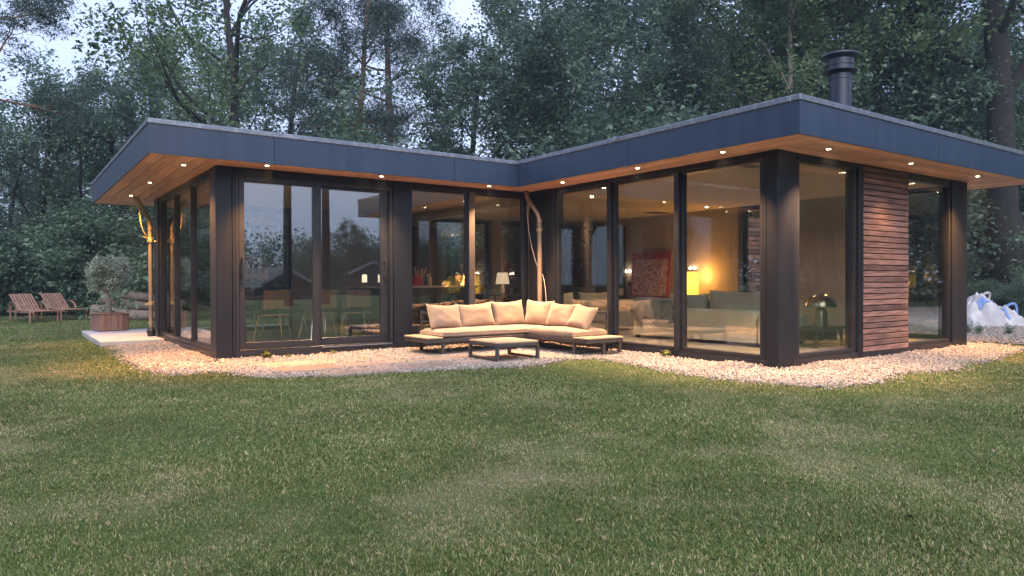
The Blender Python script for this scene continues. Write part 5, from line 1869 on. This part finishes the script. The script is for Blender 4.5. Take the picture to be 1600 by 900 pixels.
# ------------------------------------------------------------------ log pile
LG = 'logs in the pile behind the terrace'
specs = [(0, 0, .17, 2.4, 78, 'thick pale log at the bottom front of the pile'), (.55, .25, .16, 2.2, 70, 'pale log at the bottom back of the pile'),
         (.25, .1, .15, 2.6, 84, 'log lying across the middle of the pile'), (-.45, .2, .14, 1.8, 60, 'short log at the left end of the pile'),
         (.6, .0, .13, 2.0, 95, 'log on top of the pile, its end cut square'), (1.0, .3, .12, 2.6, 88, 'thin dark log sticking out to the right'),
         (-.1, .5, .13, 2.2, 66, 'log leaning on top at the back of the pile'), (1.1, -.1, .11, 1.3, 75, 'short log end at the right foot of the pile')]
lp0 = at(212, 21.4)
zz = [.16, .15, .42, .14, .62, .40, .66, .11]
for i, (u, v, rad, ln, ang_, lab) in enumerate(specs):
    c = Vector((lp0.x, lp0.y, 0)) + Vector((math.cos(YAW) * u + math.sin(YAW) * v, -math.sin(YAW) * u + math.cos(YAW) * v, 0))
    h_ = heading(math.sin(R(ang_)), math.cos(R(ang_)))
    dv = Vector((math.cos(h_), math.sin(h_), (-.12, .05, -.14, .02, -.16, -.12, -.10, .0)[i]))
    dv.normalize()
    n = 7
    pts, rads = [], []
    for k in range(n):
        t_ = k / (n - 1) - .5
        pts.append(Vector((0, 0, 0)) + dv * ln * t_ + Vector((0, 0, .03 * math.sin(k * 1.7 + i))))
        rads.append(rad * (1 + .08 * math.sin(k * 2.3 + i * 2)) * (1 - .15 * t_))
    q = MB()
    q.tube([p_ + c + Vector((0, 0, zz[i])) for p_ in pts], rads, 12, cap=False)
    o = q.build('log', M['log'], org=(c.x, c.y, zz[i]), smooth=True)
    tag(o, lab, 'log', LG)
    for e_ in (0, -1):
        q = MB()
        dd = dv * (.006 if e_ else -.006)
        q.tube([pts[e_] + c + Vector((0, 0, zz[i])) - dv * .01, pts[e_] + c + Vector((0, 0, zz[i])) + dd], rads[e_] * .93, 12)
        q.build('cut_end', M['log_end'], o)

# ------------------------------------------------------------------ white bulk bag
bg_c = at(1545, 17.3)
bag = local_empty('bulk_bag', (bg_c.x, bg_c.y, .01), -YAW + R(4), 'slumped white bulk bag with blue lifting loops on the gravel drive', 'bag')
def bag_h(u, v):
    """u to the right in the photo (-1..1), v away (-1..1)."""
    hgt = np.interp(u, [-1, -.72, -.40, -.05, .25, .45, .8, 1], [.22, .50, .72, .52, .34, .38, .26, .05])
    g_ = lambda a_, b_: vnoise(np.array([a_ + 50.0]), np.array([b_ + 50.0]))[0] - .5
    fold = .34 * (.25 - abs(g_(u * 2.6 + v * 1.2, v * 2.2 - u))) + .20 * (.25 - abs(g_(u * 5.5 - v * 2, v * 4 + u * 2))) + .09 * g_(u * 11, v * 9)
    k = (1 - abs(v) ** 3.0)
    return max(.012, hgt * k ** .8 * (1 - .12 * v) + fold * k ** .5 * min(1, (1 - abs(u)) * 4))
nu, nv_ = 46, 30
vs, fs = [], []
for j in range(nv_):
    for i in range(nu):
        u, v = -1 + 2 * i / (nu - 1), -1 + 2 * j / (nv_ - 1)
        z = bag_h(u, v)
        vs.append((u * .72 + .03 * math.sin(v * 5), v * .45 * (1 - .15 * abs(u) ** 2) + .03 * math.sin(u * 7), z if 0 < i < nu - 1 and 0 < j < nv_ - 1 else .0))
for j in range(nv_ - 1):
    for i in range(nu - 1):
        a = j * nu + i
        fs.append((a, a + 1, a + nu + 1, a + nu))
rim = list(range(nu)) + [j * nu + nu - 1 for j in range(1, nv_)] + [(nv_ - 1) * nu + i for i in range(nu - 2, -1, -1)] + [j * nu for j in range(nv_ - 2, 0, -1)]
fs.append(tuple(reversed(rim)))
q = MB(); q.add(vs, fs); q.build('sack', M['bag'], bag, smooth=True, angle=42)
def loop(p0, p1, hgt, lx, mat):
    q = MB()
    pts = []
    for k in range(13):
        t_ = k / 12
        pts.append(Vector(p0) * (1 - t_) + Vector(p1) * t_ + Vector((lx * math.sin(math.pi * t_), 0, hgt * math.sin(math.pi * t_) ** .8)))
    for a, b in zip(pts[:-1], pts[1:]):
        q.bar(a, b + (b - a) * .15, .055, .010, up=(0, 1, 0))
    q.build('lifting_loop', mat, bag)
loop((-.34, -.1, .66), (-.05, -.02, .50), .22, .16, M['bag'])
loop((.30, -.05, .36), (.72, .0, .24), .24, .12, M['bag_blue'])
loop((.05, .2, .42), (.24, .2, .40), .12, -.05, M['black'])
for (u, v, w_, a) in ((-.42, -.62, .20, 0), (.32, -.60, .05, 75)):
    z = bag_h(u, v)
    q = MB(); n_ = 8
    vs, fs = [], []
    for k in range(n_ + 1):
        for s_ in (-1, 1):
            if a == 0: uu, v2 = u - w_ + 2 * w_ * k / n_, v + s_ * .10 * (1 - .4 * k / n_)
            else: uu, v2 = u + s_ * .035 + .05 * k / n_, v + (k / n_ - .5) * .5
            vs.append((uu * .72 + .03 * math.sin(v2 * 5), v2 * .45 * (1 - .15 * uu * uu) + .03 * math.sin(uu * 7) - .012, bag_h(uu, v2) + .012))
    for k in range(n_):
        fs.append((2 * k, 2 * k + 1, 2 * k + 3, 2 * k + 2))
    q.add(vs, fs); o_ = q.build('strap', M['bag_blue'], bag)
    so_m = o_.modifiers.new('thickness', 'SOLIDIFY'); so_m.thickness = .006; so_m.offset = 0

# ------------------------------------------------------------------ little weeds by the walls and on the drive
def weed(loc, h, n, seed, label, mat=M['weed'], size=.05, group='weeds by the house'):
    r = np.random.default_rng(seed)
    t = Tree(seed)
    for k in range(n):
        a = r.uniform(0, 6.28)
        sp_ = r.uniform(.1, .7)
        t.grow((0, 0, 0), (math.cos(a) * sp_, math.sin(a) * sp_, 1), h * r.uniform(.6, 1), .004, 0, P_(levels=1, nseg=[5, 3, 3, 3], leaf_from=0, clumps=5, cs=.03, nl=3, minr=.0, sides=[4, 4, 4, 4], wob=[.12, .1, .1, .1]))
    o = bpy.data.objects.new('weed', None)
    COL.objects.link(o)
    o.location = loc
    tag(o, label, 'weed', group)
    for n_, me in (('stem', t.trunk_mesh('stem', mat)), ('leaves', t.leaf_mesh('leaves', mat, size, .5, .4))):
        c = bpy.data.objects.new(n_, me); COL.objects.link(c); c.parent = o
weed((2.98, 10.12, .01), .13, 7, 201, 'yellow-lit weed below the left sliding door', size=.07)
weed((3.30, 10.15, .01), .05, 3, 202, 'tiny yellow-lit weed right of the larger one below the door', size=.05)
weed((7.56, 6.95, .01), .14, 6, 203, 'green weed at the foot of the right wing windows', size=.06)
weed((3.95, 10.1, .01), .08, 5, 204, 'low green weed by the threshold of the right sliding door', size=.04)
pw = at(1530, 14.6); weed((pw.x, pw.y, .01), .22, 16, 205, 'grey-green weed tuft at the edge of the drive, left of two', M['bushleaf'], .04)
pw = at(1577, 14.4); weed((pw.x, pw.y, .01), .22, 16, 206, 'grey-green weed tuft at the edge of the drive, right of two', M['bushleaf'], .04)
pw = at(1513, 14.8); weed((pw.x, pw.y, .01), .2, 8, 207, 'grey-green weed against the right corner of the house', M['bushleaf'], .04)


# ------------------------------------------------------------------ scatter: pebbles and grass (geometry nodes on measured points)
def scatter(name, pts, rot, scl, idx, variants, attrs, kind='stuff'):
    """Instances of the variants on the given points; extra float attributes ride along."""
    col = bpy.data.collections.new(name + '_sources')
    for i, me in enumerate(variants):
        o = bpy.data.objects.new('%s_source_%02d' % (name, i), me)
        col.objects.link(o)
    me = bpy.data.meshes.new(name)
    me.vertices.add(len(pts))
    me.vertices.foreach_set('co', np.ascontiguousarray(pts, np.float32).ravel())
    def put(n_, ty, arr):
        a = me.attributes.new(n_, ty, 'POINT')
        a.data.foreach_set('vector' if ty == 'FLOAT_VECTOR' else 'value', np.ascontiguousarray(arr, np.int32 if ty == 'INT' else np.float32).ravel())
    put('rot', 'FLOAT_VECTOR', rot)
    put('scl', 'FLOAT_VECTOR', scl)
    put('idx', 'INT', idx)
    for n_, a in attrs.items():
        put(n_, 'FLOAT', a)
    o = bpy.data.objects.new(name, me)
    COL.objects.link(o)
    ng = bpy.data.node_groups.new(name + '_nodes', 'GeometryNodeTree')
    ng.interface.new_socket('Geometry', in_out='INPUT', socket_type='NodeSocketGeometry')
    ng.interface.new_socket('Geometry', in_out='OUTPUT', socket_type='NodeSocketGeometry')
    N, L = ng.nodes, ng.links
    gi, go = N.new('NodeGroupInput'), N.new('NodeGroupOutput')
    ci = N.new('GeometryNodeCollectionInfo')
    ci.inputs['Collection'].default_value = col
    ci.inputs['Separate Children'].default_value = True
    ci.inputs['Reset Children'].default_value = True
    ip = N.new('GeometryNodeInstanceOnPoints')
    ip.inputs['Pick Instance'].default_value = True
    def attr(n_, ty):
        a = N.new('GeometryNodeInputNamedAttribute')
        a.data_type = ty
        a.inputs['Name'].default_value = n_
        return a.outputs['Attribute']
    L.new(gi.outputs[0], ip.inputs['Points'])
    L.new(ci.outputs[0], ip.inputs['Instance'])
    L.new(attr('idx', 'INT'), ip.inputs['Instance Index'])
    L.new(attr('rot', 'FLOAT_VECTOR'), ip.inputs['Rotation'])
    L.new(attr('scl', 'FLOAT_VECTOR'), ip.inputs['Scale'])
    L.new(ip.outputs[0], go.inputs[0])
    md = o.modifiers.new('scatter', 'NODES')
    md.node_group = ng
    o['kind'] = kind
    return o


def pebble_mesh(seed):
    r = np.random.default_rng(seed)
    bm = bmesh.new()
    bmesh.ops.create_icosphere(bm, subdivisions=1, radius=1)
    for v in bm.verts:
        v.co *= r.uniform(.75, 1.15)
    me = bpy.data.meshes.new('pebble')
    bm.to_mesh(me)
    bm.free()
    me.materials.append(M['pebble'])
    return me

def pebble_mat():
    m = M['pebble']
    return m

r = np.random.default_rng(15)
def sample_poly(poly, n):
    p = np.array(poly)
    x = r.uniform(p[:, 0].min(), p[:, 0].max(), n)
    y = r.uniform(p[:, 1].min(), p[:, 1].max(), n)
    k = in_poly(x, y, poly)
    return x[k], y[k]
gx, gy = sample_poly(GRAVEL, 440000)
keep = ~in_poly(gx, gy, HOUSE) & ~in_poly(gx, gy, DECK[:3] + [(2.6, 15.2), (1.33, 15.2)]) & (gy < 15.2)
keep &= (gy < 11.5) | (gx < 2.6) | (r.random(len(gx)) < .35)
on_slab = np.zeros(len(gx), bool)
for (x, y, w_, d_, a) in SLABS:
    on_slab |= (np.abs(gx - x) < w_ / 2 - .015) & (np.abs(gy - y) < d_ / 2 - .015)
stray = vnoise(gx * 2.3, gy * 3.1) * .05
keep &= ~on_slab | (r.random(len(gx)) < .004 + .03 * (stray > .037))
gx, gy, on_slab = gx[keep], gy[keep], on_slab[keep]
# strays beyond the edge, in the grass
n0 = len(gx)
sx2, sy2 = gx + r.normal(0, .09, n0), gy + r.normal(0, .09, n0)
out_ = ~in_poly(sx2, sy2, GRAVEL) & (r.random(n0) < .5)
gx, gy = np.concatenate([gx, sx2[out_]]), np.concatenate([gy, sy2[out_]])
on_slab = np.concatenate([on_slab, np.zeros(out_.sum(), bool)])
dx_, dy_ = sample_poly([(14.2, 4.9), (18.5, 2.5), (24, 8), (22, 12), (14.2, 12)], 42000)
n1 = len(dx_)
hx, hy = np.concatenate([gx, dx_]), np.concatenate([gy, dy_])
n = len(hx)
s0 = r.uniform(.008, .018, n)
s0[len(gx):] *= 1.25
wall_d = np.minimum.reduce([np.where((hx > XA) & (hx < XD), np.abs(YA - hy), 9), np.where((hy > YD) & (hy < YA), np.abs(XD - hx), 9), np.where(hx > XD, np.abs(YD - hy), 9), np.where(hy > YA, np.abs(XA - hx), 9)])
bank = .035 * np.clip(1 - wall_d / .45, 0, 1) * (.3 + 1.2 * vnoise(hx * 2.1, hy * 2.1)) * (hy < 15.3)
hz = .008 + s0 * .35 + bank + .02 * r.random(n) * (r.random(n) < .5)
hz[:len(gx)][on_slab] = .038
rot = r.uniform(0, 6.28, (n, 3))
scl = s0[:, None] * r.uniform(.7, 1.25, (n, 3))
scatter('gravel_stones', np.stack([hx, hy, hz], 1), rot, scl, r.integers(0, 6, n), [pebble_mesh(300 + k) for k in range(6)], {})

# --- grass
def grass_mat():
    m, N, L = new_mat('grass_blade')
    out = N.new('ShaderNodeOutputMaterial')
    at_ = N.new('ShaderNodeAttribute')
    at_.attribute_type = 'INSTANCER'
    at_.attribute_name = 'dry'
    ab = N.new('ShaderNodeAttribute')
    ab.attribute_name = 'tint'
    ah = N.new('ShaderNodeAttribute')
    ah.attribute_type = 'INSTANCER'
    ah.attribute_name = 'hue'
    ad = N.new('ShaderNodeMath'); ad.operation = 'MULTIPLY_ADD'; ad.inputs[1].default_value = .55
    L.new(ab.outputs['Fac'], ad.inputs[0]); L.new(at_.outputs['Fac'], ad.inputs[2])
    rp = N.new('ShaderNodeValToRGB')
    e = rp.color_ramp.elements
    e[0].position, e[0].color = .15, (.066, .118, .026, 1)
    e[1].position, e[1].color = 1.25 / 1.5, (.40, .33, .18, 1)
    e2 = rp.color_ramp.elements.new(.52); e2.color = (.160, .184, .052, 1)
    L.new(ad.outputs[0], rp.inputs['Fac'])
    hv = N.new('ShaderNodeHueSaturation')
    mr = N.new('ShaderNodeMapRange'); mr.inputs['To Min'].default_value = .72; mr.inputs['To Max'].default_value = 1.3
    L.new(ah.outputs['Fac'], mr.inputs['Value']); L.new(mr.outputs[0], hv.inputs['Value']); L.new(rp.outputs[0], hv.inputs['Color'])
    b = N.new('ShaderNodeBsdfPrincipled'); b.inputs['Roughness'].default_value = .55; b.inputs['Specular IOR Level'].default_value = .3
    t = N.new('ShaderNodeBsdfTranslucent'); ms = N.new('ShaderNodeMixShader'); ms.inputs[0].default_value = .25
    L.new(hv.outputs[0], b.inputs['Base Color']); L.new(hv.outputs[0], t.inputs['Color'])
    L.new(b.outputs[0], ms.inputs[1]); L.new(t.outputs[0], ms.inputs[2]); L.new(ms.outputs[0], out.inputs[0])
    return m
GM = grass_mat()

def tuft_mesh(seed, nb=15, spread=.045, h=.017, w_=.0019, lay=.5):
    r = np.random.default_rng(seed)
    vs, fs, tt = [], [], []
    for k in range(nb):
        a = r.uniform(0, 6.28)
        b0 = np.array([r.normal(0, spread), r.normal(0, spread), -.004])
        ln = h * r.uniform(.5, 1.35)
        d = np.array([math.cos(a), math.sin(a), 0]) * r.uniform(.1, lay * 1.6)
        sd = np.array([-math.sin(a), math.cos(a), 0])
        n_ = len(vs)
        p = b0.copy()
        for i, (f, wf) in enumerate(((0, 1), (.55, .8), (1, 0))):
            q_ = b0 + np.array([0, 0, 1]) * ln * f * (1 - .25 * lay * f) + d * ln * f * f
            if wf:
                vs += [q_ - sd * w_ * wf, q_ + sd * w_ * wf]
            else:
                vs.append(q_)
        t_ = r.random()
        tt += [t_] * 5
        fs += [(n_, n_ + 1, n_ + 3, n_ + 2), (n_ + 2, n_ + 3, n_ + 4)]
    me = bpy.data.meshes.new('tuft')
    me.from_pydata([tuple(v) for v in vs], [], fs)
    a = me.attributes.new('tint', 'FLOAT', 'POINT')
    a.data.foreach_set('value', np.array(tt, np.float32))
    me.materials.append(GM)
    return me
tufts = [tuft_mesh(400 + k, lay=.35 + .1 * k) for k in range(7)]
tufts += [tuft_mesh(420 + k, nb=6, spread=.02, h=.031, w_=.0022, lay=.7) for k in range(3)]

def lawn_points():
    X, Y = [], []
    for d0, d1, rho in ((1.6, 3, 2000), (3, 4.5, 1700), (4.5, 6.5, 1200), (6.5, 9, 800), (9, 13, 400), (13, 18, 130), (18, 25, 60)):
        ar = 1.15 * (d1 ** 2 - d0 ** 2)
        n = int(ar * rho)
        d = np.sqrt(r.uniform(d0 ** 2, d1 ** 2, n))
        s = r.uniform(-1.15, 1.15, n) * d
        X.append(d * math.sin(YAW) + s * math.cos(YAW))
        Y.append(d * math.cos(YAW) - s * math.sin(YAW))
    return np.concatenate(X), np.concatenate(Y)
lx, ly = lawn_points()
jx, jy = lx + .10 * (vnoise(lx * 4, ly * 4) - .5) * 2, ly + .10 * (vnoise(lx * 4 + 50, ly * 4) - .5) * 2
k = ~in_poly(jx, jy, GRAVEL) & ~in_poly(lx, ly, HOUSE) & ~in_poly(lx, ly, DECK) & ~in_poly(lx, ly, DRIVE) & ~((lx > 13.4) & (ly > 4.4))
lx, ly = lx[k], ly[k]
dry = dryness(lx, ly)
bare = (vnoise(lx * 3.1 + 7, ly * 3.1) < .30) & (dry > .6)
k = ~bare | (r.random(len(lx)) < .75)
lx, ly, dry = lx[k], ly[k], dry[k]
n = len(lx)
dist = np.hypot(lx, ly)
sc_ = r.uniform(.7, 1.25, n) * (1 - .35 * dry)
lush = vnoise(lx * .9 + 20, ly * .9 + 33)
sc_ *= .75 + .5 * lush
wide = np.clip(.85 + dist / 11, 1, 2.6)
idx = r.integers(0, 7, n)
idx = np.where(r.random(n) < .05, 7 + r.integers(0, 3, n), idx)
# taller fringe where the lawn meets the stones
edge = in_poly(lx + r.normal(0, .1, n), ly + r.normal(0, .1, n), GRAVEL)
sc_ = np.where(edge, sc_ * 1.5, sc_)
rot = np.stack([r.normal(0, .12, n), r.normal(0, .12, n), r.uniform(0, 6.28, n)], 1)
scatter('grass', np.stack([lx, ly, np.zeros(n)], 1), rot, np.stack([sc_ * wide, sc_ * wide, sc_ * (1 + .12 * (wide - 1))], 1), idx, tufts,
        {'dry': np.where(r.random(n) < .02 + .72 * dry ** 1.4, r.uniform(.45, 1.0, n), np.clip(r.normal(.12, .10, n) + .12 * dry, 0, 1)), 'hue': np.clip(.6 * vnoise(lx * 1.3, ly * 1.3 + 80) + .4 * r.random(n), 0, 1)})

# ------------------------------------------------------------------ evening air
m, N, L = new_mat('haze_air')
out = N.new('ShaderNodeOutputMaterial')
pv = N.new('ShaderNodeVolumePrincipled')
pv.inputs['Color'].default_value = (.58, .78, 1.0, 1)
pv.inputs['Density'].default_value = .0010
pv.inputs['Anisotropy'].default_value = 0.0
L.new(pv.outputs[0], out.inputs['Volume'])
q = MB(); q.box(-320, 320, -320, 320, -1.2, 26); tag(q.build('haze', m), kind='stuff')

# dead leaves and twigs on the lawn
n = 900
d_ = np.sqrt(r.uniform(2.0 ** 2, 12.0 ** 2, n))
s_ = r.uniform(-.8, .8, n) * d_
fx, fy = d_ * math.sin(YAW) + s_ * math.cos(YAW), d_ * math.cos(YAW) - s_ * math.sin(YAW)
k = ~in_poly(fx, fy, HOUSE) & (fx < 13) & (fy < 13)
fx, fy = fx[k], fy[k]
M['deadleaf'] = leafmat('dead_leaf', (.10, .06, .03), (.30, .22, .13), .1)
me = leaf_quads('fallen_leaves', np.stack([fx, fy, r.uniform(.012, .03, len(fx))], 1), r.random(len(fx)), M['deadleaf'], .034, .5, .8, r)
o = bpy.data.objects.new('fallen_leaves', me); COL.objects.link(o); o['kind'] = 'stuff'
